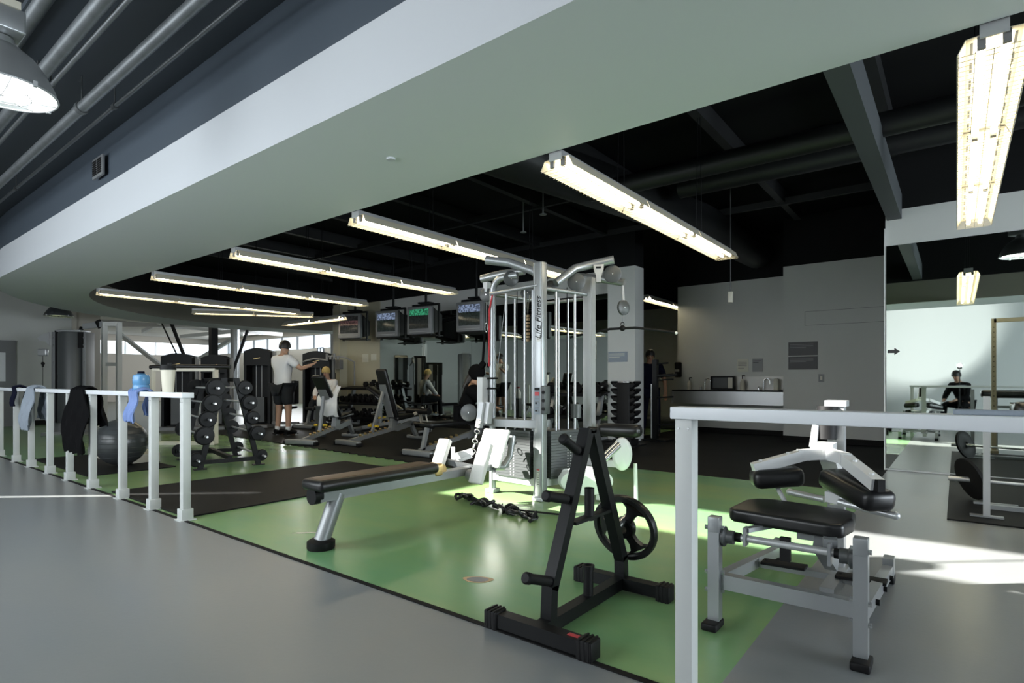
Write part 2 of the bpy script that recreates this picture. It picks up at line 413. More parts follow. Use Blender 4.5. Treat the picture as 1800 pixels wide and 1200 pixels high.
# mirrors
x = -12.0
xs = [-12.0, -10.35, -8.75, -7.05, -5.22]
for a, b in zip(xs, xs[1:]):
    w = MB(); w.box(((a + b) / 2, 9.706, 1.46), (b - a - .008, .012, 2.64)); o = single('wall_mirror_panel', w, 'mirror', 'tall wall mirror panel behind the weight benches', 'mirror', 'mirror panels on the back wall')
x = -.695
for i in range(3):
    w = MB(); w.box((x + .75 + i * 1.5 + (.003), 8.462, 1.40), (1.494, .012, 2.76))
    single('gym_mirror_panel', w, 'mirror', 'tall wall mirror right of the grey wall with two signs' if i == 0 else 'tall wall mirror further along the same wall', 'mirror', 'mirror panels on the right wall')
w = MB(); w.box((-.705, 8.465, 1.5), (.012, .05, 3.0)); struct('trim_5', w, 'whitemetal')
# access panel outline on the box wall
w = MB()
for p0, p1 in [((-2.165, 2.36), (-.75, 2.36)), ((-2.165, 2.11), (-.75, 2.11)), ((-2.165, 2.11), (-2.165, 2.36))]: w.beam((p0[0], 11.396, p0[1]), (p1[0], 11.396, p1[1]), .006, .006)
struct('trim_6', w, 'midgrey')
# --- beams, ducts and pipes of the black ceiling
w = MB(); w.box((-.605, 5.85, 3.25), (.15, 5.3, .3)); struct('beam_1', w, 'beamgrey')
w = MB()
w.tube([(-4.3, 3.4, 3.72), (-4.0, 5.2, 3.7), (-3.3, 9.2, 3.7), (-3.2, 12.2, 3.7)], .30, 16)
w.tube([(-4.2, 4.0, 3.7), (-7.0, 4.6, 3.75), (-9, 4.7, 3.75)], .26, 16)
struct('trim_7', w, 'black2')
w = MB(); w.tube([(-3.6, 6.2, 3.45), (8.8, 6.2, 3.45)], .11, 16); w.tube([(-3.0, 7.6, 3.75), (8.8, 7.6, 3.75)], .13, 16); struct('trim_8', w, 'black2')
w = MB()
for k in range(6): w.tube([(-4.0, 4.6 + .16 * k, 3.86), (8.8, 4.6 + .16 * k, 3.86)], .03, 8)
for k in range(9): w.box((-13.0 + 1.55 * k, 7.0, 3.98), (.1, 7.5, .2))
for k in range(3): w.box((-5.6, 5.2 + 2.2 * k, 3.9), (14, .06, .1))
struct('trim_9', w, 'black2')
# --- windowed bay at the far left
w = MB()
w.box((-24.5, 16.05, 1.36), (23, .12, 2.72)); w.box((-24.5, 16.05, 3.55), (23, .12, .36))
struct('wall_window', w, 'beige')
w = MB(); w.box((-24.5, 16.35, 3.0), (23, .04, .85)); wn = struct('window_5', w, 'windowsky')
w = MB()
for k in range(15): w.box((-35 + k * 1.45, 16.02, 3.05), (.07, .08, .7))
struct('window_frame', w, 'silver', wn)
for nm, cx, sx in [('window_6', -16.2, .9), ('window_7', -20.3, .6), ('window_8', -24.2, .5), ('window_9', -27.4, .6)]:
    w = MB(); w.box((cx, 15.975, 1.7), (sx, .02, 2.0)); wn = struct(nm, w, 'windowsky')
    w = MB()
    for dx in (-sx / 2, 0, sx / 2): w.box((cx + dx, 15.96, 1.7), (.05, .05, 2.06))
    w.box((cx, 15.96, .69), (sx, .05, .05)); w.box((cx, 15.96, 2.71), (sx, .05, .05)); w.box((cx, 15.96, 2.0), (sx, .04, .04)); struct('window_frame', w, 'darkgrey', wn)
w = MB(); w.box((-35.9, 11, 1.3), (.2, 12.5, 2.6)); w.box((-35.9, 11, 3.5), (.2, 12.5, .4)); struct('wall_bay', w, 'beige')
w = MB(); w.box((-36.2, 11, 2.95), (.04, 12.5, .8)); wn = struct('window_10', w, 'windowsky')
w = MB()
for k in range(8): w.box((-35.85, 5.5 + k * 1.5, 2.95), (.06, .07, .72))
struct('window_frame', w, 'silver', wn)
w = MB(); w.box((-18.4, 5.0, 1.85), (.1, .6, 3.7)); w.box((-27, 4.7, 1.85), (17.5, .1, 3.7)); struct('wall_bayfront', w, 'beige')
w = MB(); w.box((-13.9, 16.0, 1.85), (2.2, .2, 3.7)); w.box((-13.0, 13, 1.85), (.2, 6.3, 3.7)); struct('wall_bayend', w, 'beige')
# bay structure: dark steel post with V braces, white posts and white cross braces
w = MB(); w.box((-17.5, 7.9, 1.83), (.19, .19, 3.66)); struct('column_1', w, 'blackmetal')
w = MB(); w.beam((-17.75, 7.5, 1.0), (-18.55, 7.15, 2.85), .07, .07); w.beam((-17.2, 8.3, 1.3), (-16.8, 8.7, 2.95), .07, .07); w.beam((-17.9, 7.4, 1.1), (-18.9, 7.0, 2.9), .03, .03); struct('beam_2', w, 'blackmetal')
for nm, cx, cy in [('column_2', -17.6, 12.2), ('column_3', -14.6, 12.4), ('column_4', -21.5, 10.5)]:
    w = MB(); w.cyl((cx, cy, 0), (cx, cy, 3.66), .16, n=18); struct(nm, w, 'silver')
w = MB()
w.beam((-26.5, 10.0, 1.2), (-22.4, 11.2, 3.0), .13, .13); w.beam((-23.2, 9.4, 1.0), (-26.2, 8.2, 3.0), .13, .13)
w.beam((-17.4, 14.8, 3.4), (-15.9, 15.4, 2.2), .16, .16); w.beam((-14.0, 14.9, 3.5), (-15.9, 15.2, 2.0), .16, .16)
struct('beam_3', w, 'postgrey')
w = MB()
for p0, p1 in [((-27, 7, 3.3), (-18, 14, 3.3)), ((-29, 10, 3.35), (-18, 7.5, 3.35)), ((-22, 6, 3.4), (-22, 15, 3.4)), ((-26, 6, 3.4), (-26, 15, 3.4)), ((-30, 12, 3.3), (-15, 12.5, 3.3))]: w.beam(p0, p1, .12, .16)
struct('beam_4', w, 'whitemetal')

# ------------------------------------------------------------------ lights of the place
def area(name, loc, rot, sx, sy, e, col, spread=PI):
    l = bpy.data.lights.new(name, 'AREA'); l.shape = 'RECTANGLE'; l.size = sx; l.size_y = sy; l.energy = e; l.color = col; l.spread = spread
    o = bpy.data.objects.new(name, l); C.objects.link(o); o.location = loc; o.rotation_euler = rot; return o
for k in range(3): area('window_daylight', (-9.4 + 2.75 * k, -2.55, 2.0), (-PI / 2, 0, PI), 2.2, 2.2, (95, 135, 165)[k], (.89, .955, 1.0))
for k in range(2): area('right_fill_light', (8.84, 2.2 + 3.0 * k, 1.9), (0, PI / 2, 0), 2.3, 2.3, 520, (.84, .93, 1.0))  # added fill lamps at the made-up windows, brightening the right-hand floor
area('bay_daylight', (-24, 15.9, 3.0), (-PI / 2 + .3, 0, 0), 18, .7, 850, (.92, .96, 1.0))
area('bay_door_daylight', (-16.2, 15.9, 1.7), (-PI / 2, 0, 0), .9, 2.0, 80, (.92, .96, 1.0))
sl = bpy.data.lights.new('sun', 'SUN'); sl.energy = 36; sl.angle = math.radians(.53); sl.color = (1.0, .97, .90)
so = bpy.data.objects.new('sun', sl); C.objects.link(so)
el = math.radians(31.03); so.rotation_euler = V((.749 * math.cos(el), .663 * math.cos(el), -math.sin(el))).to_track_quat('-Z', 'Y').to_euler()
so.location = (-14, -6, 9)
W = bpy.data.worlds.new('sky'); S.world = W; W.use_nodes = True
W.node_tree.nodes['Background'].inputs[0].default_value = (.62, .78, 1.0, 1); W.node_tree.nodes['Background'].inputs[1].default_value = 1.0

# --- suspended strip lights (three sections, two tubes each, wire guard)
def strip_light(ns=3):
    L = 1.22 * ns
    r = thing('strip_light', 'x', 'ceiling light')
    def prof(y): return [(-.128, y, 0), (-.098, y, .062), (-.045, y, .066), (.045, y, .066), (.098, y, .062), (.128, y, 0)]
    for k in range(ns):
        y0, y1 = k * 1.22 + .008, (k + 1) * 1.22 - .008
        m = MB(); m.sheet([prof(y0), prof(y1)], .003)
        for i in range(6):
            yy = y0 + .1 + i * (y1 - y0 - .2) / 5
            for sx in (-1, 1): m.box((sx * .076, yy, .0635), (.010, .11, .004), mi=1)
        part('reflector', m, ['reflector', 'darkgrey'], r)
        for sx in (-1, 1):
            m = MB(); m.cyl((sx * .043, y0 + .03, .032), (sx * .043, y1 - .03, .032), .0165, n=10); tb = part('tube', m, 'tube', r)
            for yy in (y0 + .018, y1 - .018): m = MB(); m.box((sx * .043, yy, .038), (.03, .02, .055)); part('lamp_holder', m, 'midgrey', tb)
    m = MB(); m.box((0, L / 2, .087), (.10, L, .042)); m.box((0, L + .002, .075), (.10, .01, .06)); m.box((0, -.002, .075), (.10, .01, .06)); part('channel', m, 'silver2', r)
    m = MB()
    for x in (-.124, -.065, 0, .065, .124): m.box((x, L / 2, -.006 if abs(x) < .12 else .0), (.003, L, .003))
    for i in range(24 * ns): m.box((0, .01 + i * (L - .02) / (24 * ns - 1), -.008), (.254, .0025, .0025))
    part('wire_guard', m, 'reflector', r)
    for yy in ((.95, 2.72) if ns == 3 else (.5, 1.9)):
        for dx in (-.03, .03):
            m = MB(); m.cyl((dx, yy, .1), (dx * .3, yy, ZC - 2.55), .004, n=6); part('hanger', m, 'blackmetal', r)
    return r
sl0 = strip_light(); sl0.location = (.13, 3.22, 2.55); sl0['label'] = 'strip light hanging end-on at the far right before the big mirror'; sl0['group'] = 'suspended strip lights'
for i, x in enumerate((-2.14, -4.33, -6.62, -8.96, -11.27)):
    lab = ['strip light nearest the upper centre, its far end above the sink wall', 'strip light whose far end passes behind the cable tower top', 'third strip light along the bulkhead, counted from the cable tower leftward as second',
           'strip light between the long row, fourth out from the big mirror side', 'strip light starting at the tip of the bulkhead curve'][i]
    if i == 2: lab = 'strip light ending above the television partly behind the cable tower'
    if i == 3: lab = 'strip light ending just above the leftmost ceiling television'
    dup(sl0, (x, 3.22, 2.55), 0, lab, 'suspended strip lights')
sl2 = strip_light(2); sl2.location = (-12.9, 5.4, 2.55); sl2.rotation_euler = (0, 0, -.643); tag(sl2, 'strip light running just beneath the one from the bulkhead tip', 'ceiling light', 'suspended strip lights')
dup(sl2, (-13.75, 8.05, 2.55), -PI / 2, 'short strip light slanting up towards the leftmost ceiling television', 'suspended strip lights')
dup(sl2, (-5.17, 11.2, 2.82), 0, 'strip light in the store room beyond the grey pier', 'suspended strip lights')

# --- high-bay lamps
def high_bay(glow):
    r = thing('high_bay_lamp', 'x', 'ceiling lamp')
    m = MB(); pr = [(.25, 0), (.235, .05), (.20, .12), (.15, .19), (.095, .235), (.07, .25)]
    m.lathe(pr + [(.065, .25)] + [(a - .006, b) for a, b in pr[::-1]], n=36, cap=False); part('reflector_dome', m, 'darkgrey' if glow == 'yellowglow' else 'steelgrey', r)
    m = MB(); m.lathe([(1e-6, .02), (.12, .022), (.235, .03), (.236, .034), (1e-6, .036)], n=36); part('lens', m, glow, r)
    m = MB(); m.ring((0, 0, -.004), .248, .006)
    for k in range(8):
        a = k * PI / 4; m.tube([(.245 * math.cos(a), .245 * math.sin(a), -.002), (.13 * math.cos(a), .13 * math.sin(a), -.022), (0, 0, -.027)], .0025, 6)
    m.ring((0, 0, -.022), .13, .0025, k=6)
    for k in range(4):
        a = k * PI / 2 + .4; m.box((.25 * math.cos(a), .25 * math.sin(a), .0), (.02, .02, .03))
    part('wire_cage', m, 'silver2', r)
    m = MB(); m.cyl((0, 0, .245), (0, 0, .29), .07, .055); m.box((0, 0, .36), (.24, .17, .13), bev=.012)
    for k in range(6): m.box((-.1 + k * .04, -.086, .35), (.02, .012, .09))
    b = part('ballast_box', m, 'silver', r)
    m = MB(); m.box((.03, 0, .44), (.2, .12, .04)); part('label_plate', m, 'creammetal', b)
    m = MB(); m.cyl((0, 0, .42), (0, 0, 2.3), .012, n=8); part('hanging_rod', m, 'darkgrey', r)
    return r
hb = high_bay('lampglow'); hb.location = (-4.14, .735, 2.70); hb['label'] = 'caged high-bay lamp hanging in the upper left corner below the pipes'
hb2 = dup(hb, (.73, 6.0, 2.9), .7, 'caged high-bay lamp reflected at the edge of the big mirror')
hb3 = high_bay('yellowglow'); hb3.location = (-16.7, 4.0, 2.64); hb3.scale = (1.15, 1.15, 1.0); hb3['label'] = 'dark high-bay lamp with yellow-green lens by the grey left wall'
for i, (x, y) in enumerate([(-19.5, 7.3), (-17.0, 8.9)]):
    m = MB(); m.lathe([(1e-6, 0), (.22, .01), (.25, .05), (.2, .2), (.06, .3), (1e-6, .3)], T(x, y, 2.93 + .04 * i), 20, 0); 
    o = single('pendant_lamp', m, 'discglow', ['round white pendant lamp above the black shrouded machines, farther left', 'round white pendant lamp beside the dark steel post'][i], 'ceiling lamp', 'pendant lamps in the window bay')
# lamps' own light
for loc, e, c in [((-4.14, .735, 2.64), 26, (.93, 1, .96)), ((.73, 6.0, 2.84), 10, (.93, 1, .96))]:
    l = bpy.data.lights.new('high_bay_light', 'SPOT'); l.energy = e * 3; l.color = c; l.spot_size = 2.3; l.spot_blend = .6; l.shadow_soft_size = .2
    o = bpy.data.objects.new('high_bay_light', l); C.objects.link(o); o.location = loc

# --- silvery pipes under the dark soffit
for i, (y, z, r, lab) in enumerate([(1.72, 3.42, .015, 'thin grey pipe nearest the dark wall under the soffit'), (1.49, 3.32, .040, 'grey round duct running second from the dark wall'),
                               (1.29, 3.42, .018, 'narrow shiny pipe between the two thicker silver pipes'), (1.21, 3.445, .046, 'thick silver duct passing behind the high-bay lamp dome'), (1.04, 3.58, .046, 'silver duct highest in the corner behind the lamp ballast')]):
    r_ = thing('ceiling_pipe', lab, 'pipe', (-6, y, z), 0, 'pipes along the front ceiling')
    m = MB(); m.cyl((-12.2, 0, 0), (14, 0, 0), r, n=18); part('pipe_run', m, 'pipe', r_)
    m = MB()
    for k in range(7):
        xx = -9.5 + 3.3 * k; m.cyl((xx - .03, 0, 0), (xx + .03, 0, 0), r + .009, n=18); m.cyl((xx, 0, 0), (xx, 0, 3.58 - z if y > 1.0 and z < 3.5 else 1.3), .006, n=6)
    part('hanger_clamp', m, 'darkgrey', r_)
m = MB(); m.box((-6.86, 1.965, 3.27), (.30, .02, .2))
g = single('wall_vent', m, 'steelgrey', 'small grey air grille on the dark wall above the white fascia', 'vent')
m = MB()
for k in range(2):
    for j in range(7): m.box((-.075 + .14 * k, -.014, .035 + .022 * j), (.11, .008, .012))
part('louvre', m, 'blackmatte', g)
m = MB(); m.lathe([(1e-6, 0), (.03, 0), (.032, .012), (1e-6, .02)], T(-3.1, 2.6, 2.638)); single('ceiling_speaker', m, 'fascia', 'small round white fitting flush in the sage bulkhead underside', 'ceiling fitting')

# --- flash on a stand and photographer behind the camera (seen in the big mirror)
l = bpy.data.lights.new('flash_light', 'SPOT'); l.energy = 700; l.spot_size = 1.9; l.spot_blend = 1.0; l.shadow_soft_size = .03
o = bpy.data.objects.new('flash_light', l); C.objects.link(o); o.location = (.04, -.50, 1.5); o.rotation_euler = V((-.55, -1.0, .70)).to_track_quat('-Z', 'Y').to_euler()
fr = thing('flash_stand', 'camera flash glaring white on a thin stand, seen in the big mirror', 'flash lamp', (.06, -.40, 0))
m = MB()
for a in (0, 2.1, 4.2): m.tube([(0, 0, .55), (.3 * math.cos(a), .3 * math.sin(a), 0.008)], .009, 6)
m.cyl((0, 0, .5), (0, 0, 1.38), .011); part('stand', m, 'blackmetal', fr)
m = MB(); m.box((0, 0, 1.46), (.09, .08, .13), bev=.01); part('flash_head', m, 'blackmatte', fr)
m = MB(); m.ball((0, .055, 1.48), .035); part('lens', m, 'flashglow', fr)
# ================================================================== RAILS
def rail(name, label, x0, x1, posts, y=1.965, zt=1.01, shoes=True):
    r = thing(name, label, 'railing', ((x0 + x1) / 2, y, 0))
    m = MB(); m.box(((x0 + x1) / 2, y, zt - .021), (x1 - x0, .09, .042), bev=.003); wpart('top_rail', m, 'railwhite', r)
    for px in posts:
        m = MB(); m.box((px, y, (zt - .042) / 2), (.06, .06, zt - .042), bev=.002); p = wpart('post', m, 'postgrey', r)
        if shoes: m = MB(); m.box((px, y, .045), (.088, .088, .09), bev=.003); m.box((px, y, .004), (.12, .12, .008))
        if shoes: wpart('post_shoe', m, 'postgrey', p)
        for dx in (-.017, .017): m = MB(); m.cyl((px + dx, y - .0285, zt - .075), (px + dx, y - .0325, zt - .075), .004, n=8); wpart('screw', m, 'chrome', p)
    return r
rail('guard_rail', 'long pale guard rail with clothes, running along the left floor edge', -16.6, -4.78, [-4.83, -5.46, -6.19, -7.03, -7.80, -8.56, -9.40, -10.17, -11.10, -11.95, -12.8, -13.7, -14.6, -15.5])
rail('guard_rail', 'near pale guard rail in front of the seated calf machine', -.795, 4.2, [-.752, 3.4], shoes=False)
m = MB(); m.box((.075, 1.975, 1.017), (.165, .05, .014), bev=.003); single('clipboard', m, 'greycloth', 'slim grey-blue clipboard lying on the near rail', 'clipboard')

# ================================================================== PLATE TREE
r = thing('plate_tree', 'black A-frame plate tree with one large plate on it', 'weight rack', (-1.40, 2.35, 0))
X0 = -1.40
m = MB()
m.beam((X0, 1.967, .042), (X0, 2.72, .042), .055, .058); wpart('spine_bar', m, 'blackmetal', r)
for yy in (1.967, 2.722):
    m = MB(); m.beam((-1.635, yy, .042), (-1.150, yy, .042), .06, .06); b = wpart('foot_bar', m, 'blackmetal', r)
    for xx in (-1.632, -1.153):
        m = MB(); m.box((xx, yy, .04), (.072, .076, .08), bev=.006)
        for k in range(3): m.box((xx + (k - 1) * .02, yy, .042), (.008, .079, .082))
        wpart('rubber_cap', m, 'blackmatte', b)
m = MB(); m.beam((-1.245, 1.967, .0735), (-1.195, 1.967, .0735), .022, .002); wpart('sticker', m, 'red', r)
for pts in ([(2.052, .07), (2.062, .20), (2.376, .868)], [(2.735, .07), (2.73, .17), (2.418, .868)]):
    m = MB()
    m.beam((X0, pts[0][0], pts[0][1]), (X0, pts[1][0], pts[1][1] + .01), .055, .05, up=(0, 1, 0)); m.beam((X0, pts[1][0], pts[1][1] - .008), (X0, pts[2][0], pts[2][1]), .055, .05, up=(0, 1, 0))
    wpart('upright', m, 'blackmetal', r)
m = MB(); m.beam((X0, 2.24, .445), (X0, 2.60, .445), .05, .014); wpart('cross_brace', m, 'blackmetal', r)
m = MB(); m.box((X0, 2.397, .862), (.055, .05, .02)); wpart('apex_cap', m, 'blackmetal', r)
for (ya, za, yb, zbb) in [(2.29, .775, 2.175, .838), (2.19, .565, 2.04, .602), (2.065, .225, 1.895, .285)]:
    m = MB(); m.cyl((X0, ya, za), (X0, yb, zbb), .022, n=18); m.lathe([(.0255, 0), (.0255, .02), (.018, .028), (1e-6, .03)], T(X0, yb, zbb) @ V((0, yb - ya, zbb - za)).to_track_quat('Z', 'Y').to_matrix().to_4x4() @ T(0, 0, -.012), 18); wpart('peg', m, 'blackmatte', r)
for (ya, za, yb, zbb) in [(2.51, .70, 2.69, .765), (2.66, .335, 2.885, .385)]:
    m = MB(); m.cyl((X0, ya, za), (X0, yb, zbb), .021, n=18); wpart('peg', m, 'chrome', r, 'worn chrome peg')
m = MB(); m.cyl((X0, 2.40, .43), (X0, 2.40, .585), .024, n=18); m.lathe([(.024, .585), (.017, .585), (.017, .56), (1e-6, .56)], T(X0, 2.40, 0), 18); wpart('bar_holder', m, 'blackmatte', r)
m = MB(); m.cyl((X0, 2.39, .06), (X0, 2.39, .20), .024, n=18); m.lathe([(.03, .195), (.03, .215), (.018, .215), (.018, .19), (1e-6, .19)], T(X0, 2.39, 0), 18); wpart('bar_holder', m, 'blackmatte', r)
def plate(R, t=.03, spokes=3):
    m = MB(); n = 48
    m.lathe([(R * .86, -t * .5), (R * .97, -t * .5), (R, -t * .25), (R, t * .25), (R * .97, t * .5), (R * .86, t * .5), (R * .80, t * .2), (R * .80, -t * .2), (R * .86, -t * .5)], n=n)
    m.lathe([(.028, -t * .6), (R * .30, -t * .5), (R * .33, -t * .2), (R * .33, t * .2), (R * .30, t * .5), (.028, t * .6), (.028, -t * .6)], n=n)
    for k in range(spokes):
        a0 = 2 * PI * k / spokes; poly = []
        for rr, w in ((R * .28, .46), (R * .5, .26), (R * .68, .30), (R * .84, .50)): poly.append((rr, w))
        pl = [(rr * math.cos(a0 - w), rr * math.sin(a0 - w)) for rr, w in poly] + [(rr * math.cos(a0 + w), rr * math.sin(a0 + w)) for rr, w in poly[::-1]]
        m.prism(pl, t * .7)
    return m
pr = thing('weight_plate', 'large black three-grip weight plate hanging on the plate tree', 'weight plate', (X0, 2.775, .318))
d_ = V((0, .225, .05)); pr.rotation_euler = d_.to_track_quat('Z', 'Y').to_euler()
m = plate(.183, .042); part('disc', m, 'vinyl', pr)
m = MB(); m.lathe([(.023, -.03), (.05, -.03), (.05, .03), (.023, .03), (.023, -.03)], n=28); part('hub', m, 'blackmetal', pr)

# ================================================================== SEATED CALF MACHINE
r = thing('calf_machine', 'silver seated calf machine with black pads behind the near rail', 'exercise machine', (-.56, 3.1, 0))
def bolt(m, p, d=(1, 0, 0), rr=.011, h=.012):
    p = V(p); d = V(d); m.cyl(p, p + d * h, rr, n=6)
for sx, px in ((-1, -.855), (1, -.292)):
    m = MB(); m.beam((px, 2.575, .035), (px, 2.575, .49), .05, .05, up=(0, 1, 0)); m.box((px, 2.575, .46), (.051, .051, .07), bev=.004)
    p = wpart('front_post', m, 'silver', r)
    m = MB(); m.box((px + .004 * sx, 2.555, .017), (.068, .115, .034), bev=.008); wpart('rubber_foot', m, 'blackmatte', p)
    for zz in (.165, .245, .445):
        m = MB(); bolt(m, (px - .026 * sx, 2.585, zz), (-sx, 0, 0)); wpart('bolt', m, 'chrome', p); m = MB(); bolt(m, (px + .026 * sx, 2.56, zz), (sx, 0, 0)); wpart('bolt', m, 'chrome', p)
    m = MB(); m.lathe([(.045, 0), (.045, .012), (.03, .02), (.03, .05), (1e-6, .05)], T(px - .026 * sx, 2.60, .405) @ Ry(-sx * PI / 2), 20); wpart('bearing_housing', m, 'darkgrey', p)
    m = MB(); m.beam((px, 2.60, .20), (px, 3.70, .075), .045, .055); m.box((px, 3.72, .09), (.05, .09, .1)); q = wpart('side_rail', m, 'silver', r)
    m = MB(); m.box((px, 3.73, .022), (.056, .08, .044), bev=.006); wpart('rubber_foot', m, 'blackmatte', q)
    for k in range(3): m = MB(); bolt(m, (px + .023 * sx, 2.85 + .32 * k, .165 - .036 * k), (sx, 0, 0), .014, .014); wpart('bolt', m, 'blackmatte', q)
m = MB(); m.beam((-.855, 2.60, .205), (-.292, 2.60, .205), .045, .065); wpart('front_crossbar', m, 'silver', r)
m = MB(); m.cyl((-.80, 2.62, .405), (-.345, 2.62, .405), .016, n=16); wpart('axle', m, 'silver2', r)
for xx in (-.785, -.36):
    m = MB(); m.cyl((xx - .03, 2.62, .405), (xx + .03, 2.62, .405), .021, n=16); wpart('axle_sleeve', m, 'blackmatte', r)
m = MB(); m.box((-.735, 2.62, .415), (.012, .05, .08)); m.box((-.405, 2.62, .40), (.012, .06, .09)); m.beam((-.735, 2.63, .44), (-.60, 2.86, .455), .03, .02); m.beam((-.405, 2.63, .43), (-.46, 2.9, .455), .05, .05)
m.beam((-.46, 2.72, .41), (-.44, 2.90, .28), .05, .06); m.box((-.50, 2.80, .425), (.12, .05, .05)); wpart('seat_bracket', m, 'silver', r)
m = MB(); m.box((-.575, 2.63, .385), (.04, .025, .10)); wpart('seat_stop', m, 'blackmatte', r)
m = MB()
sh = [(-.245, -.12), (-.215, -.145), (.19, -.145), (.235, -.115), (.245, .0), (.225, .115), (.175, .145), (-.13, .145), (-.20, .12), (-.24, .06)]
bm = bmesh.new(); vs = [bm.verts.new((a, b, -.03)) for a, b in sh]; f_ = bm.faces.new(vs); e_ = bmesh.ops.extrude_face_region(bm, geom=[f_])
bmesh.ops.translate(bm, vec=(0, 0, .062), verts=[v for v in e_['geom'] if isinstance(v, bmesh.types.BMVert)])
bmesh.ops.recalc_face_normals(bm, faces=bm.faces); bmesh.ops.bevel(bm, geom=list(bm.edges), offset=.02, segments=4, affect='EDGES', profile=.6); bm.verts.index_update()
Mx = T(-.585, 2.82, .487) @ Rz(-.12) @ Rx(.06)
m.add([Mx @ v.co for v in bm.verts], [[v.index for v in f.verts] for f in bm.faces], 0, True); bm.free(); wpart('seat_pad', m, 'vinyl', r)
# spine, column and foot plates
m = MB(); m.beam((-.47, 2.95, .12), (-.47, 3.80, .10), .06, .06); m.beam((-.855, 3.22, .125), (-.47, 3.22, .13), .05, .03); m.beam((-.47, 3.22, .13), (-.292, 3.22, .115), .05, .03); wpart('base_spine', m, 'silver', r)
for cx, lab in ((-.70, None), (-.36, None)):
    m = MB(); m.box((cx, 3.17, .158), (.21, .085, .014), (0, -.03, 0), bev=.003)
    for dx in (-.085, .085): m.cyl((cx + dx, 3.17, .164), (cx + dx, 3.17, .168), .007, n=8)
    wpart('foot_plate', m, 'rubber', r)
m = MB(); m.beam((-.495, 3.40, .1), (-.495, 3.40, .97), .075, .075, up=(0, 1, 0)); m.box((-.495, 3.40, .985), (.10, .10, .03)); wpart('rear_column', m, 'silver2', r)
m = MB(); m.cyl((-.535, 3.33, .80), (-.53, 3.34, .97), .048, n=24); wpart('weight_horn_sleeve', m, 'blackmatte', r)
m = MB(); m.cyl((-.585, 3.27, .76), (-.575, 3.30, .87), .018, n=14); wpart('weight_horn', m, 'silver2', r)
m = MB()
pts = [(-.80, 2.98, .665), (-.60, 3.12, .735), (-.50, 3.16, .745), (-.42, 3.10, .735), (-.265, 2.86, .66)]
for a, b in zip(pts, pts[1:]): m.beam(a, b, .05, .052)
for p_ in pts[1:-1]: m.box(p_, (.052, .052, .05), (0, 0, .4))
m.box((-.53, 3.24, .765), (.10, .12, .05)); m.beam((-.50, 3.18, .73), (-.50, 3.36, .62), .07, .06)
for a, b, k in ((pts[0], pts[1], .15), (pts[0], pts[1], .7), (pts[3], pts[4], .35), (pts[3], pts[4], .85)):
    p_ = V(a).lerp(V(b), k); m.cyl(p_ + V((0, 0, .024)), p_ + V((0, 0, .034)), .010, n=6)
wpart('pad_arm', m, 'whitemetal', r)
m = MB(); m.box((-.258, 2.852, .66), (.04, .03, .05), (0, 0, -1.0)); wpart('arm_end_cap', m, 'blackmatte', r)
for a, b in (((-.80, 3.00, .612), (-.615, 3.09, .635)), ((-.47, 3.10, .640), (-.255, 2.88, .585))):
    m = MB(); d = V(b) - V(a); R = Matrix.Identity(3); ang = math.atan2(d.y, d.x); tilt = -math.asin(d.z / d.length)
    m.box((V(a) + V(b)) / 2, (d.length + .03, .15, .095), Euler((0, tilt, ang)).to_matrix(), bev=.034)
    p_ = wpart('knee_pad', m, 'vinyl', r)
    m = MB(); m.box((V(a) + V(b)) / 2 + V((0, 0, .04)), (d.length * .7, .07, .016), Euler((0, tilt, ang)).to_matrix()); wpart('pad_plate', m, 'silver', p_)
m = MB(); m.cyl((-.72, 3.05, .60), (-.655, 3.05, .48), .011, n=10); wpart('release_lever', m, 'whitemetal', r)
m = MB(); m.cyl((-.69, 3.25, .52), (-.52, 3.20, .51), .0165, n=16); m.ball((-.69, 3.25, .52), .018, n=12); wpart('handle', m, 'rod', r)
m = MB(); m.cyl((-.43, 3.02, .54), (-.205, 2.93, .525), .0165, n=16); m.ball((-.205, 2.93, .525), .018, n=12); p_ = wpart('handle', m, 'rod', r)
m = MB(); m.box((-.44, 3.10, .55), (.07, .12, .05), (0, 0, -.4)); m.beam((-.44, 3.12, .53), (-.50, 3.38, .48), .05, .05); wpart('handle_bracket', m, 'whitemetal', r)

# ================================================================== CABLE TOWER (four-sided multi gym) AND ROW BENCH
r = thing('cable_tower', 'tall silver multi-station cable tower with weight stacks', 'exercise machine', (-3.3, 4.62, 0))
A, B, D, E_ = (-3.03, 4.30), (-3.635, 4.34), (-2.86, 4.90), (-3.56, 4.97)
m = MB(); m.box((A[0], A[1], 1.10), (.105, .085, 2.2), bev=.012); m.box((A[0] - .035, A[1] - .0435, 1.1), (.008, .004, 2.18)); m.box((A[0] + .035, A[1] - .0435, 1.1), (.008, .004, 2.18))
m.box((A[0] - .085, A[1] + .06, 1.25), (.06, .07, 1.5)); wpart('front_column', m, 'silver', r)
m = MB()
for q in (B, ):
    m.tube([(q[0], q[1], .02), (q[0], q[1], 1.95)] + arc((q[0] + .14, q[1], 1.98), .14, PI, PI / 2, 6) + [(q[0] + .28, q[1] + .04, 2.13)], .034, 14)
wpart('side_column', m, 'silver', r)
m = MB(); m.beam((D[0], D[1], .02), (D[0], D[1], 2.12), .10, .075, up=(0, 1, 0)); m.box((D[0] + .03, D[1] - .04, 1.2), (.03, .012, 1.8)); wpart('side_column', m, 'silver2', r)
m = MB(); m.tube([(E_[0], E_[1], .02), (E_[0], E_[1], 2.05)], .034, 14); wpart('side_column', m, 'silver', r)
for q in (A, B, D, E_):
    m = MB(); m.box((q[0], q[1], .02), (.11, .11, .04), bev=.008); wpart('foot_pad', m, 'silver2', r)
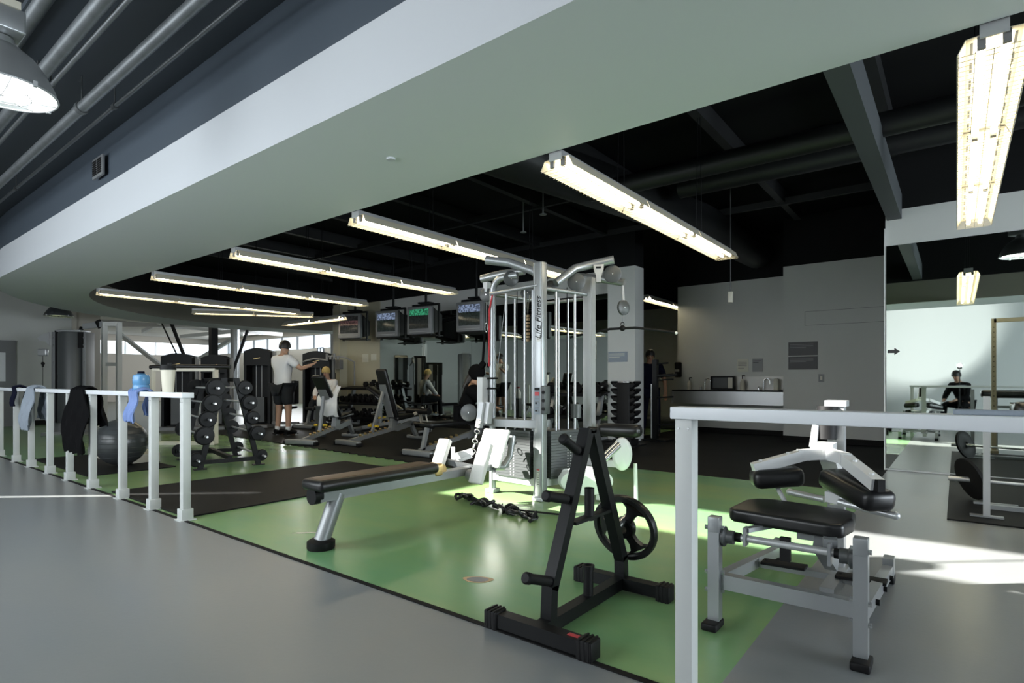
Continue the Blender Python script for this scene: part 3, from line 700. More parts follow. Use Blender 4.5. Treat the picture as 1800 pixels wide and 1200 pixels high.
# top frame: arms and ties
m = MB()
for zt in (1.965,):
    m.tube([(B[0], B[1] - .03, zt), (A[0], A[1] - .03, zt + .02)], .02, 10); m.tube([(A[0], A[1], zt), (D[0], D[1], zt - .01)], .02, 10); m.tube([(B[0], B[1], zt), (E_[0], E_[1], zt)], .02, 10); m.tube([(D[0], D[1], zt - .04), (E_[0], E_[1], zt - .04)], .02, 10)
wpart('top_tie', m, 'silver', r)
m = MB(); m.tube([(-3.62, 4.22, 2.285), (-3.42, 4.32, 2.25), (-3.20, 4.42, 2.16), (-3.10, 4.48, 2.05)], [.042, .042, .04, .038], 14); wpart('top_arm', m, 'silver', r)
m = MB(); m.tube([(-2.60, 4.92, 2.27), (-2.75, 4.86, 2.245), (-2.90, 4.70, 2.19), (-2.99, 4.50, 2.03)], [.042, .042, .04, .038], 14); wpart('top_arm', m, 'silver', r)
m = MB(); m.tube([(-3.92, 4.50, 2.17), (-3.70, 4.55, 2.20), (-3.45, 4.62, 2.22)], .042, 14); wpart('top_arm', m, 'silver', r)
m = MB(); m.tube([(-2.60, 5.15, 2.08), (-2.85, 5.10, 2.14), (-3.1, 5.0, 2.18)], .038, 14); wpart('top_arm', m, 'silver', r)
m = MB(); m.prism([(-.05, .05), (.05, .05), (.045, .0), (.022, -.06), (.022, -.12), (-.022, -.12), (-.022, -.06), (-.045, .0)], .07, T(-2.72, 4.84, 2.17) @ Rz(.5) @ Rx(PI / 2)); b = wpart('arm_bracket', m, 'silver2', r)
m = MB(); m.box((-2.70, 4.80, 2.19), (.045, .02, .014), (0, 0, .5)); wpart('bracket_slot', m, 'blackmatte', b)
def pulley(c, ax, R=.075, par=r):
    m = MB(); q = V(ax).to_track_quat('Z', 'Y').to_matrix().to_4x4()
    m.lathe([(1e-6, -.016), (R * .9, -.016), (R, -.011), (R, .011), (R * .9, .016), (1e-6, .016)], T(*c) @ q, 28); p = wpart('pulley', m, 'darkgrey', par)
    m = MB(); m.lathe([(1e-6, -.021), (.0065, -.021), (.0065, .021), (1e-6, .021)], T(*c) @ q, 10); wpart('axle_bolt', m, 'chrome', p)
pulley((-3.42, 4.36, 2.10), (.8, -.6, 0)); pulley((-3.30, 4.46, 1.96), (.8, -.6, 0), .06); pulley((-2.90, 4.72, 2.06), (.6, -.8, 0), .085); pulley((-2.63, 4.95, 2.14), (.5, -.85, 0), .085); pulley((-3.08, 4.55, 2.0), (.6, -.8, 0), .07)
pulley((-3.82, 4.46, 1.99), (.35, -.94, 0), .072); pulley((-2.60, 5.12, 1.83), (.9, -.3, 0), .075); pulley((-3.69, 4.05, .80), (.4, -.92, 0), .082)
m = MB(); m.prism([(-.03, .04), (.03, .04), (.02, -.06), (-.02, -.06)], .06, T(-3.82, 4.47, 2.08) @ Rx(PI / 2)); wpart('pulley_bracket', m, 'silver2', r)
m = MB(); m.tube([(-2.61, 5.12, 2.05), (-2.60, 5.12, 1.9)], .014, 8); wpart('pulley_bracket', m, 'silver2', r)
m = MB(); m.beam((-3.58, 4.07, .66), (-3.555, 4.10, .90), .055, .05, up=(0, 1, 0)); m.beam((-3.52, 4.12, .70), (-3.50, 4.14, .90), .05, .07, up=(0, 1, 0)); wpart('pulley_bracket', m, 'silver2', r)
# left station (faces the row bench): stack, shroud shelf, guide rods
def station(P, Q, nrm, shelf_z, label):
    P = V((*P, 0)); Q = V((*Q, 0)); d = (Q - P); Lw = d.length; d.normalize(); n = V((*nrm, 0)).normalized(); mid = (P + Q) / 2
    Rm = Matrix((d, n, V((0, 0, 1)))).transposed()
    m = MB()
    for k in range(17): m.box(mid - n * .02 + V((0, 0, .205 + k * .0262)), (Lw * .72, .15, .024), Rm)
    s = wpart('weight_stack', m, 'darkgrey' , r)
    m = MB()
    for k in range(15):
        for sx in (-.018, .018): m.box(mid + n * .0565 + d * sx + V((0, 0, .215 + k * .0262)), (.012, .004, .009), Rm)
    wpart('weight_label', m, 'whiteplastic', s)
    m = MB(); m.beam(P + V((0, 0, .165)) + d * .03, Q + V((0, 0, .165)) - d * .03, .06, .07); wpart('lower_crossbar', m, 'silver2', r)
    m = MB()
    for a, ln in ((-.12, 1.96), (.12, 1.98)): m.cyl(mid + d * a + V((0, 0, .62)), mid + d * a + V((0, 0, ln)), .0125, n=10)
    for a in (-.045, .075): m.cyl(mid + d * a - n * .05 + V((0, 0, .62)), mid + d * a - n * .05 + V((0, 0, 1.9)), .0095, n=10)
    wpart('guide_rod', m, 'rod', r)
    m = MB(); m.cyl(mid + d * .02 + V((0, 0, .62)), mid + d * .02 + V((0, 0, 2.0)), .004, n=6); wpart('cable', m, 'blackmatte', r)
station(B, A, (.06, -1), .70, 'a'); station(A, D, (.95, -.3), .66, 'b')
m = MB(); sh = [(-3.70, 4.30), (-3.66, 4.22), (-3.45, 4.17), (-3.2, 4.19), (-3.02, 4.27), (-3.02, 4.45), (-3.66, 4.47)]
m.prism(sh, .07, T(0, 0, .705)); wpart('shroud_shelf', m, 'silver', r)
m = MB(); m.box((-3.71, 4.28, .94), (.07, .10, .40)); m.box((-3.745, 4.27, 1.09), (.05, .02, .03)); wpart('carriage', m, 'whitemetal', r)
m = MB(); m.box((A[0] + .072, A[1] - .02, .93), (.04, .10, .26), bev=.008); q = wpart('handle_box', m, 'darkgrey', r)
m = MB()
for k in range(3): m.cyl((A[0] + .06 + .03, A[1] - .072, .85 + k * .075), (A[0] + .06 + .03, A[1] - .082, .85 + k * .075), .016, n=12)
wpart('control_knob', m, 'blackmatte', q)
m = MB(); m.box((A[0] - .002, A[1] - .0445, .92), (.062, .004, .25)); q = wpart('instruction_label', m, 'greycloth', r)
m = MB()
m.box((A[0] - .002, A[1] - .047, 1.03), (.056, .003, .025), mi=1); m.box((A[0] - .002, A[1] - .047, .985), (.05, .003, .035), mi=0)
for k in range(5): m.box((A[0] - .002, A[1] - .047, .94 - .028 * k), (.048, .003, .005), mi=2)
m.box((A[0] - .012, A[1] - .047, .90), (.02, .003, .015), mi=1); m.box((A[0] - .012, A[1] - .047, .83), (.02, .003, .015), mi=1); wpart('label_print', m, ['red', 'blackmatte', 'signtext'], q)
m = MB(); m.box((A[0] + .01, A[1] - .0445, .22), (.032, .003, .16)); m.box((A[0] + .01, A[1] - .0465, .29), (.03, .003, .012), mi=1)
for k in range(6): m.box((A[0] + .01, A[1] - .0465, .265 - k * .022), (.024, .003, .006), mi=2)
m.box((A[0] + .012, A[1] - .0445, 1.49), (.036, .003, .05)); m.box((A[0] + .012, A[1] - .0465, 1.50), (.03, .003, .006), mi=2); m.box((A[0] + .012, A[1] - .0465, 1.485), (.03, .003, .004), mi=2)
wpart('warning_label', m, ['whiteplastic', 'red', 'signtext'], r)
Mx = T(A[0] + .012, A[1] - .045, 1.68) @ Rx(PI / 2) @ Rz(PI / 2)
m = text_mb('Life Fitness', .088, Mx, .0015, .35); wpart('lettering', m, 'blackmatte', r)
m = MB(); m.beam((A[0] + .046, A[1] - .045, 1.50), (A[0] + .050, A[1] - .045, 1.64), .004, .004); wpart('lettering_swash', m, 'blackmatte', r)
m = MB(); m.tube([(-3.60, 4.30, 1.97), (-3.64, 4.295, 1.8), (-3.645, 4.295, 1.25)], .008, 6); wpart('red_cord', m, 'red', r)
m = MB(); m.ring((-3.635, 4.34, 1.13), .046, .009); m.ring((-3.635, 4.34, 1.03), .046, .009); wpart('clamp_collar', m, 'blackmatte', r)
m = MB(); m.cyl((-2.84, 4.62, .755), (-2.84, 4.62, .885), .048, n=20); wpart('stack_cap', m, 'darkgrey', r)
m = MB(); m.cyl((-3.82, 4.46, 1.92), (-3.82, 4.46, 1.70), .003, n=6); m.cyl((-3.44, 4.30, 1.9), (-3.50, 4.25, 1.2), .003, n=6); m.cyl((-2.60, 5.12, 1.80), (-2.60, 5.10, 1.63), .003, n=6); wpart('cable', m, 'silver', r)
m = MB()
m.ring(None, .03, .004, Mx=T(-3.82, 4.46, 1.655) @ Rx(PI / 2) @ Matrix.Diagonal((.6, 1.5, 1, 1))); wpart('snap_hook', m, 'chrome', r)
# right-hand station seat with white curved shield and roller
m = MB(); m.lathe([(1e-6, -.04), (.09, -.04), (.115, -.02), (.12, 0), (.115, .02), (.09, .04), (1e-6, .04)], T(-2.36, 4.62, .45) @ Rz(.5) @ Rx(PI / 2) @ Matrix.Diagonal((.75, 1.25, 1, 1)), 28); wpart('side_shield', m, 'whitemetal', r)
m = MB(); m.lathe([(1e-6, -.05), (.2, -.05), (.23, 0), (.2, .05), (1e-6, .05)], T(-2.68, 4.52, .19) @ Rz(.5) @ Rx(PI / 2 + .2) @ Matrix.Diagonal((1.1, .62, 1, 1)), 28); m.lathe([(1e-6, 0), (.05, 0), (.05, .02), (1e-6, .02)], T(-2.82, 4.43, .25) @ Rx(PI / 2), 20); wpart('cam_cover', m, 'whitemetal', r)
m = MB(); m.beam((-2.56, 4.60, .30), (-2.56, 4.60, .02), .07, .07, up=(0, 1, 0)); m.cyl((-2.28, 4.72, .36), (-2.27, 4.72, .03), .018, n=10); m.beam((-2.86, 4.75, .33), (-2.36, 4.62, .36), .07, .06); wpart('seat_frame', m, 'whitemetal', r)
m = MB(); m.box((-2.5, 4.85, .64), (.42, .16, .12), (0, 0, .1), bev=.05); wpart('thigh_pad', m, 'vinyl', r)
# lat bar hung from the rear arm
b = thing('lat_pulldown_bar', 'long bent black bar hanging at the right of the cable tower', 'cable attachment', (-2.6, 5.10, 1.6))
m = MB(); m.tube([(-3.12, 4.96, 1.55), (-3.0, 4.99, 1.575), (-2.72, 5.06, 1.62), (-2.48, 5.13, 1.625), (-2.20, 5.20, 1.58), (-2.10, 5.22, 1.56)], .013, 10); wpart('bar', m, 'blackmatte', b)
m = MB(); m.ball((-2.60, 5.10, 1.625), .03, n=14); m.ring(None, .018, .004, Mx=T(-2.60, 5.10, 1.665) @ Rx(PI / 2)); wpart('swivel', m, 'blackmatte', b)
m = MB(); m.ball((-2.10, 5.22, 1.56), .015, n=10); wpart('end_cap', m, 'whiteplastic', b)
b = thing('wooden_pin_strip', 'hanging strip of stacked wooden blocks inside the cable tower', 'cable attachment', (-3.22, 4.40, 1.6))
m = MB()
for k in range(8): m.box((-3.215, 4.36, 1.72 - k * .033), (.034, .02, .022))
wpart('block', m, 'wood', b)
m = MB(); m.tube([(-3.235, 4.36, 1.92), (-3.215, 4.36, 1.73), (-3.195, 4.36, 1.92)], .003, 6); wpart('cord', m, 'paper', b)
b = thing('ankle_strap_pair', 'pair of black straps hanging from the left top pulley of the cable tower', 'cable attachment', (-3.82, 4.45, 1.5))
for sx in (-1, 1):
    m = MB(); m.beam((-3.82 + .02 * sx, 4.46, 1.60), (-3.82 + .05 * sx, 4.46, 1.30), .028, .008); m.lathe([(1e-6, -.012), (.04, -.012), (.04, .012), (1e-6, .012)], T(-3.82 + .055 * sx, 4.46, 1.27) @ Rx(1.2), 16); wpart('strap', m, 'blackcloth', b)
# ---- row bench
b = thing('row_bench', 'long brown-topped row bench on one round silver leg', 'exercise bench', (-3.30, 2.20, 0))
m = MB(); m.cyl((-3.30, 2.185, .05), (-3.285, 2.30, .35), .052, .052, n=22); wpart('leg', m, 'steelgrey', b)
m = MB(); m.lathe([(.085, 0), (.09, .01), (.09, .05), (.07, .062), (1e-6, .062)], T(-3.30, 2.18, 0), 24); wpart('rubber_foot', m, 'blackmatte', b)
m = MB(); m.beam((-3.29, 2.14, .345), (-3.27, 3.55, .345), .10, .06); m.beam((-3.28, 3.3, .345), (-3.28, 4.1, .34), .085, .06); wpart('beam', m, 'steelgrey', b)
m = MB(); m.cyl((-3.29, 2.10, .355), (-3.29, 2.16, .355), .055, n=20); wpart('end_cap', m, 'blackmatte', b)
m = MB(); m.box((-3.285, 2.62, .425), (.235, 1.06, .075), bev=.03); wpart('seat_pad', m, 'vinyl', b)
m = MB(); m.box((-3.285, 2.62, .4545), (.17, 1.0, .022), bev=.008); wpart('seat_top', m, 'vinylbrown', b)
m = MB(); m.box((-3.28, 3.19, .40), (.13, .09, .10), bev=.02); m.cyl((-3.32, 3.24, .39), (-3.24, 3.24, .39), .05, n=20); wpart('seat_slider', m, 'gold', b)
for cx, yy in ((-3.575, 3.55), (-3.055, 3.50)):
    m = MB(); m.box((cx, yy, .43), (.13, .05, .34), (-.42, 0, 0), bev=.012); p_ = wpart('foot_plate', m, 'tread', b)
    m = MB(); m.beam((cx, yy + .04, .40), (-3.28, yy + .12, .35), .05, .045); wpart('foot_plate_arm', m, 'darkgrey', p_)
m = MB(); m.cyl((-3.20, 3.52, .32), (-3.12, 3.50, .32), .05, n=18); wpart('slide_stop', m, 'steelgrey', b)
m = MB(); m.box((-3.30, 3.93, .50), (.30, .035, .36), (-.45, 0, 0), bev=.03); p_ = wpart('toe_board', m, 'tread', b)
m = MB(); m.tube([(-3.22, 3.87, .34), (-3.21, 3.98, .33), (-3.21, 4.08, .42), (-3.21, 4.12, .6)], .03, 10); m.tube([(-3.38, 3.87, .34), (-3.37, 3.98, .33), (-3.37, 4.08, .42)], .03, 10); wpart('board_support', m, 'silver', p_)
h = thing('v_grip', 'white V-shaped row handle chained in front of the perforated toe board', 'cable attachment', (-3.46, 3.78, .45))
m = MB(); m.beam((-3.60, 3.74, .50), (-3.565, 3.70, .36), .035, .05); m.beam((-3.57, 3.72, .42), (-3.42, 3.80, .47), .04, .06); m.beam((-3.565, 3.70, .37), (-3.42, 3.79, .43), .03, .03); wpart('grip_frame', m, 'whitemetal', h)
m = MB()
for k in range(7):
    p_ = V((-3.42, 3.80, .46)).lerp(V((-3.56, 4.06, .74)), k / 7 + .05); m.ring(None, .022, .0045, n=12, k=6, Mx=T(*p_) @ Rz(.5 + (k % 2) * 1.57) @ Rx(PI / 2 + .4))
wpart('chain', m, 'chrome', h)
# tangle of black straps on the floor
st = thing('strap_tangle', 'tangle of black straps and handles on the green floor before the tower', 'cable attachment', (-3.15, 3.82, 0))
for k in range(3):
    m = MB(); pts = []; rs = random.Random(40 + k)
    for i in range(16):
        a = i / 15; pts.append((-3.58 + .33 * k + .34 * a + rs.uniform(-.05, .05), 3.86 - .07 * k - .10 * a + rs.uniform(-.07, .07), .018 + max(0, rs.uniform(-.04, .06))))
    m.tube(pts, .016, 8); m.tube([(-3.56 + .3 * k + .075 * math.cos(a) * (1 + .3 * math.sin(2 * a)), 3.84 - .05 * k + .05 * math.sin(a), .022 + .035 * abs(math.sin(a * 1.5 + k))) for a in [q * PI / 9 for q in range(19)]], .015, 8); wpart('strap', m, 'vinyl', st)
m = MB(); m.cyl((-2.95, 3.74, .02), (-2.62, 3.68, .02), .014, n=10); m.tube([(-3.0, 3.80, .014), (-2.8, 3.84, .014), (-2.55, 3.90, .014)], .009, 6); wpart('handle', m, 'vinyl', st)
# black mats
for (x0, x1, y0, y1, lab) in [(-6.6, -4.88, 2.0, 4.73, 'large black rubber mat on the green floor behind the row bench'), (-10.2, -7.9, 2.15, 3.1, 'black rubber mat under the grey exercise ball'), (-.06, 2.6, 5.69, 8.44, 'black rubber mat in front of the big mirror at right')]:
    m = MB(); m.box(((x0 + x1) / 2, (y0 + y1) / 2, .006), (x1 - x0, y1 - y0, .012)); single('rubber_mat', m, 'floorblack', lab, 'mat')
# ---- in front of the right mirror
b = thing('spotter_post', 'slim pale upright post with flat base plate on the right-hand mat', 'rack post', (.19, 5.92, .012))
m = MB(); m.beam((.19, 5.92, .02), (.19, 5.92, .98), .045, .045, up=(0, 1, 0)); wpart('upright', m, 'silver2', b)
m = MB(); m.box((.19, 5.92, .022), (.21, .07, .012)); wpart('base_plate', m, 'silver', b)
b = thing('floor_barbell', 'barbell lying on the right-hand mat with a tilted black plate', 'barbell', (.7, 6.7, .2))
m = MB(); m.cyl((-.02, 6.68, .20), (2.1, 6.75, .17), .014, n=12); m.cyl((-.06, 6.68, .20), (.2, 6.69, .20), .024, n=14); wpart('bar', m, 'rod', b)
m = MB(); q = V((1, .55, .35)).to_track_quat('Z', 'Y').to_matrix().to_4x4()
m.lathe([(.03, -.02), (.17, -.02), (.195, -.012), (.195, .012), (.17, .02), (.15, .012), (.05, .012), (.03, .024), (.03, -.02)], T(.10, 6.68, .21) @ q, 36); wpart('plate', m, 'rubber', b)
m = MB(); m.beam((.2, 6.35, .03), (.9, 6.37, .03), .07, .035); m.beam((.12, 6.55, .02), (.42, 6.56, .02), .05, .018); wpart('cradle', m, 'silver', b)
b = thing('squat_rack', 'tan steel squat rack reflected in the big mirror', 'rack', (1.05, 5.5, .012))
for xx in (.45, 1.65):
    m = MB(); m.beam((xx, 5.5, .02), (xx, 5.5, 2.06), .06, .06, up=(0, 1, 0)); p_ = wpart('upright', m, 'tan', b)
    m = MB()
    for k in range(22): m.box((xx, 5.5, .35 + .075 * k), (.062, .012, .012)); m.box((xx, 5.5, .35 + .075 * k), (.012, .062, .012))
    wpart('pin_hole', m, 'blackmatte', p_)
    m = MB(); m.box((xx, 5.5, .03), (.1, .3, .04)); wpart('base', m, 'tan', b)
m = MB(); m.beam((.45, 5.5, 2.03), (1.65, 5.5, 2.03), .06, .06); wpart('top_beam', m, 'tan', b)
b = thing('padded_bench', 'black padded bench with steel legs reflected low in the big mirror', 'exercise bench', (1.0, 5.2, 0))
m = MB(); m.box((.95, 5.15, .90), (1.3, .30, .12), bev=.04); wpart('pad', m, 'vinyl', b)
m = MB(); m.cyl((.65, 5.2, .70), (1.6, 5.2, .70), .075, n=20); wpart('roller', m, 'rod', b)
m = MB()
for xx in (.48, 1.5): m.beam((xx, 5.15, 0.012), (xx, 5.15, .85), .06, .06, up=(0, 1, 0)); m.box((xx, 5.13, .03), (.07, .36, .04))
m.beam((.48, 5.15, .45), (1.5, 5.15, .45), .05, .05); m.beam((.48, 5.2, .70), (1.5, 5.2, .70), .04, .04); wpart('frame', m, 'silver', b)
# ================================================================== ON THE LEFT RAIL
def drape(name, label, cat, m_, cx, y0, w, l_front, l_back, zt=1.012, wav=.02, seed=0, taper=.7, lean=0.0):
    rnd = random.Random(seed); prof = []
    n = 10
    for i in range(n + 1): prof.append((y0 - .058 - .012 * math.sin(i * .7), zt - l_front + l_front * i / n))
    prof += [(y0 - .03, zt + .02), (y0, zt + .028), (y0 + .03, zt + .02)]
    for i in range(n + 1): prof.append((y0 + .06 + .012 * math.sin(i * .8), zt - l_back * i / n))
    grid = []; P = len(prof); Q = 12
    for i, (yy, zz) in enumerate(prof):
        d = max(0, zt - zz); row = []
        ww = w * (.55 + .45 * min(1, d / (.3 * l_front + .01))) if taper < 1 else w
        if d > .75 * l_front: ww *= 1 - (1 - taper) * (d - .75 * l_front) / (.25 * l_front)
        for j in range(Q):
            s_ = j / (Q - 1) - .5
            f = wav * math.sin(j * 1.9 + seed + d * 5) * min(1, d * 4)
            sg = -1 if i <= n + 1 else 1
            row.append((cx + s_ * ww + lean * d, yy + sg * abs(f), zz + .012 * math.sin(j * 2.3 + seed)))
        grid.append(row)
    m = MB(); m.sheet(grid, .012)
    return single(name, m, m_, label, cat, base=(cx, y0, zt))
drape('grey_hoodie', 'pale grey-blue hooded top draped over the rail near the left picture edge', 'clothing', 'greycloth', -9.15, 1.965, .50, .52, .40, seed=1, wav=.05, lean=-.25)
drape('black_jacket', 'black jacket draped over the rail in front of the grey exercise ball', 'clothing', 'blackcloth', -7.30, 1.965, .72, .66, .38, seed=3, wav=.05, taper=.85)
drape('blue_towel', 'blue towel draped over the rail close to its near end', 'towel', 'bluecloth', -5.74, 1.965, .20, .27, .22, seed=5, wav=.025, lean=-.25, taper=1.15)
drape('navy_shorts', 'dark navy shorts hanging over the far rail, farthest left garment', 'clothing', 'navycloth', -10.0, 1.965, .22, .24, .30, seed=8)
b = thing('water_jug', 'blue translucent water jug standing on the left rail', 'bottle', (-5.74, 1.965, 1.01))
m = MB(); m.lathe([(1e-6, 0), (.06, 0), (.066, .01), (.066, .05), (.061, .06), (.066, .07), (.066, .125), (.06, .145), (.03, .158), (.026, .16), (1e-6, .16)], n=24); part('jug_body', m, 'bluebottle', b)
m = MB(); m.lathe([(1e-6, .158), (.028, .158), (.028, .176), (.024, .18), (1e-6, .18)], n=18); part('lid', m, 'navycloth', b)
b = thing('shaker_cup', 'pale shaker cup with black lid standing on the left rail', 'bottle', (-5.16, 1.965, 1.01))
m = MB(); m.lathe([(1e-6, 0), (.042, 0), (.044, .02), (.055, .19), (1e-6, .19)], n=24); part('cup', m, 'creammetal', b)
m = MB(); m.lathe([(1e-6, .185), (.06, .185), (.061, .203), (.056, .212), (.056, .226), (1e-6, .226)], n=24); m.box((.03, 0, .232), (.04, .02, .02)); part('lid', m, 'blackmatte', b)
# exercise ball and things behind the rail
b = thing('exercise_ball', 'large dark grey exercise ball behind the left rail', 'exercise ball', (-8.55, 2.70, .012))
m = MB(); m.ball((0, 0, .30), .30, n=40)
for k in range(-3, 4): m.ring((0, 0, .30 + .06 * k), math.sqrt(max(.001, .09 - (.06 * k) ** 2)), .0035, n=40, k=6)
part('shell', m, 'ball', b)
b = thing('step_platform', 'cream step platform on the floor behind the black jacket', 'step', (-9.2, 2.75, 0))
m = MB(); m.prism([(-.55, 0), (.6, 0), (.6, .12), (.5, .15), (-.42, .15), (-.55, .05)], .34, T(-9.2, 2.95, 0) @ Rz(.1) @ Rx(PI / 2)); wpart('deck', m, 'creammetal', b)
m = MB(); m.box((-9.75, 2.88, .10), (.28, .34, .10), (0, 0, .1), bev=.01); wpart('end_block', m, 'whitemetal', b)
for i, dx in enumerate((0, .17)):
    s_ = thing('sneaker', ['white and grey sneaker on the step platform, toe toward the rail', 'white and grey sneaker beside the first on the step platform'][i], 'shoe', (-9.62 + dx, 2.86 + .1 * i, .152), .3)
    m = MB(); m.box((0, 0, .014), (.10, .27, .028), bev=.012); part('sole', m, 'whiteplastic', s_)
    m = MB(); m.tube([(0, -.11, .045), (0, -.04, .055), (0, .03, .075), (0, .09, .085)], [.036, .044, .046, .042], 12); m.cyl((0, .08, .07), (0, .075, .13), .042, .038); part('upper', m, 'greycloth', s_)
    m = MB()
    for k in range(4): m.box((0, -.03 + .03 * k, .1 + .008 * k), (.06, .008, .006))
    part('laces', m, 'whitecloth', s_)
# bag tower: tall black cylinder in a grey frame with a cable arm
r = thing('shrouded_cable_machine', 'tall machine with a big black cylindrical shroud near the left wall', 'exercise machine', (-14.5, 3.72, 0))
def RL(x, y, z): return (-14.5 + .788 * x - .615 * y, 3.72 + .615 * x + .788 * y, z)        # machine stands square to the walkway, turned by 38 degrees
RM = Rz(math.radians(38)).to_3x3()
m = MB(); m.lathe([(1e-6, .25), (.25, .25), (.25, 2.08), (.235, 2.12), (1e-6, 2.12)], T(*RL(-.02, 0, 0)), 32); wpart('cylinder_shroud', m, 'darkgrey', r)
for xx, w_ in ((-.33, .07), (.31, .07)):
    m = MB(); m.box(RL(xx, 0, 1.06), (w_, .26, 2.12), RM, bev=.01); m.box(RL(xx, 0, .03), (.14, .7, .06), RM)
    for zz in (1.5, 1.85, 2.0): m.cyl(RL(xx, -.13, zz), RL(xx, -.145, zz), .015, n=8)
    wpart('frame_post', m, 'midgrey', r)
m = MB(); m.box(RL(.25, -.05, 1.95), (.10, .2, .32), RM); m.box(RL(-.28, .0, 1.2), (.05, .24, 1.9), RM); wpart('side_housing', m, 'blackmatte', r)
m = MB(); m.box(RL(0, 0, 2.14), (.5, .3, .04), RM, bev=.01); wpart('top_plate', m, 'silver2', r)
m = MB(); m.prism([(0, -.16), (.0, .12), (-.18, .06), (-.24, 0), (-.2, -.06), (-.06, -.08)], .05, T(*RL(-.46, -.05, 2.0)) @ Rz(math.radians(38)) @ Rx(PI / 2)); m.box(RL(-.60, -.05, 1.70), (.20, .08, .15), RM, bev=.03); wpart('pulley_arm', m, 'silver2', r)
m = MB(); m.cyl(RL(-.6, -.05, 1.63), RL(-.6, -.05, .9), .005, n=6); wpart('cable', m, 'blackmatte', r)
m = MB(); m.ball(RL(-.6, -.05, 1.47), .035, n=14); m.cyl(RL(-.6, -.05, 1.44), RL(-.6, -.05, 1.40), .02, n=10); wpart('cable_stop', m, 'blackmatte', r)
# white frame with an arm
r = thing('white_frame_machine', 'white double-post machine frame right of the black cylindrical shroud', 'exercise machine', (-15.58, 4.72, 0))
m = MB(); m.beam((-15.72, 4.62, .03), (-15.72, 4.62, 2.48), .11, .1, up=(0, 1, 0)); m.beam((-15.45, 4.83, .03), (-15.45, 4.83, 2.48), .11, .1, up=(0, 1, 0)); m.beam((-15.72, 4.62, 2.44), (-15.45, 4.83, 2.44), .1, .1); m.beam((-15.72, 4.62, 1.5), (-15.45, 4.83, 1.5), .06, .08); wpart('frame', m, 'whiteplastic', r)
m = MB(); m.beam((-15.72, 4.62, 2.44), (-16.1, 4.32, 2.38), .08, .13); wpart('arm', m, 'silver2', r)
m = MB(); m.box((-15.80, 4.54, 2.44), (.05, .12, .18), (.5, 0, .5)); m.box((-16.14, 4.28, 2.3), (.06, .06, .16), (0, .3, .6)); wpart('hinge_block', m, 'blackmatte', r)
m = MB(); m.box((-15.58, 4.72, .03), (.5, .7, .06), (0, 0, .5)); wpart('base', m, 'whiteplastic', r)
# cream counter-like frame (smith frame) behind the jug
r = thing('cream_frame_machine', 'cream machine frame with black padded top behind the blue jug', 'exercise machine', (-10.6, 4.3, 0))
m = MB(); m.beam((-11.0, 3.95, 1.30), (-10.15, 4.62, 1.30), .06, .05); m.beam((-10.15, 4.62, .02), (-10.15, 4.62, 1.3), .07, .07, up=(0, 1, 0)); m.beam((-11.0, 3.95, .02), (-11.0, 3.95, 1.3), .06, .06, up=(0, 1, 0)); m.beam((-11.0, 3.95, .03), (-10.15, 4.62, .03), .1, .06); wpart('frame', m, 'creammetal', r)
m = MB(); m.tube([(-11.05, 3.92, 1.345), (-10.7, 4.2, 1.365), (-9.95, 4.78, 1.35)], .035, 12); wpart('padded_bar', m, 'vinyl', r)

# ================================================================== BARBELL RACK
RA = math.radians(-13)
r = thing('barbell_rack', 'black A-frame barbell rack loaded on both sides behind the rail end', 'weight rack', (-7.93, 3.66, 0), RA)
def barbell(rp, L, kinds):
    b = thing('fixed_barbell', 'x', 'barbell')
    m = MB(); m.cyl((-L / 2, 0, 0), (L / 2, 0, 0), .013, n=10); part('bar', m, 'rod', b)
    for sx in (-1, 1):
        m = MB(); q = T(sx * (L / 2 - .20), 0, 0) @ Ry(sx * PI / 2)
        z = 0; prof = [(.014, 0)]
        for k in range(kinds): prof += [(rp * (1 - .14 * k), .03 * k), (rp * (1 - .14 * k), .03 * k + .026)]
        prof += [(.02, .03 * kinds), (.02, .03 * kinds + .02), (.014, .03 * kinds + .02)]
        m.lathe(prof, q, 26); part('plate_stack', m, 'blackmetal', b)
    return b
for sx in (-.60, .60):
    for sy in (-1, 1):
        m = MB(); m.beam((sx, .345 * sy, .0), (sx, .075 * sy, 1.135), .055, .06, up=(0, 1, 0)); m.box((sx, .345 * sy, .006), (.09, .14, .012)); p_ = part('leg', m, 'blackmetal', r)
        for zz in (.10, .40, .60, .80, .99):
            hw = .345 - .27 * zz / 1.135
            m = MB(); m.beam((sx, sy * hw, zz), (sx, sy * (hw + .10), zz), .03, .02); m.box((sx, sy * (hw + .10), zz + .025), (.03, .012, .06)); part('hook', m, 'blackmetal', p_)
    m = MB(); m.beam((sx, -.32, .09), (sx, .32, .09), .05, .05); part('base_bar', m, 'blackmetal', r)
m = MB(); m.beam((-.62, -.06, 1.12), (.62, -.06, 1.12), .05, .05); m.beam((-.62, .06, 1.12), (.62, .06, 1.12), .05, .05); m.beam((-.6, 0, .12), (.6, 0, .12), .05, .05); part('top_bar', m, 'blackmetal', r)
first = None; levels = [(.10, .09), (.40, .115), (.60, .105), (.80, .115), (.99, .115)]; names = ['lowest', 'second from the floor', 'middle', 'second from the top', 'topmost']
Rm3 = Rz(RA)
for sy in (-1, 1):
    for i, (zz, rp) in enumerate(levels):
        hw = .345 - .27 * zz / 1.135
        p_ = Rm3 @ V((.02 * (i % 3) - .02, sy * (hw + .062), zz + .025))
        b = barbell(rp * (1 if sy < 0 else .85), 1.60 + .14 * (i % 2), 2)
        b.location = V((-7.93, 3.66, 0)) + p_; b.rotation_euler = (0, 0, RA)
        b['label'] = 'fixed barbell %s on the %s side of the black barbell rack' % (names[i], 'rail-facing' if sy < 0 else 'mirror-facing')
        b['group'] = 'fixed barbells on the A-frame rack'

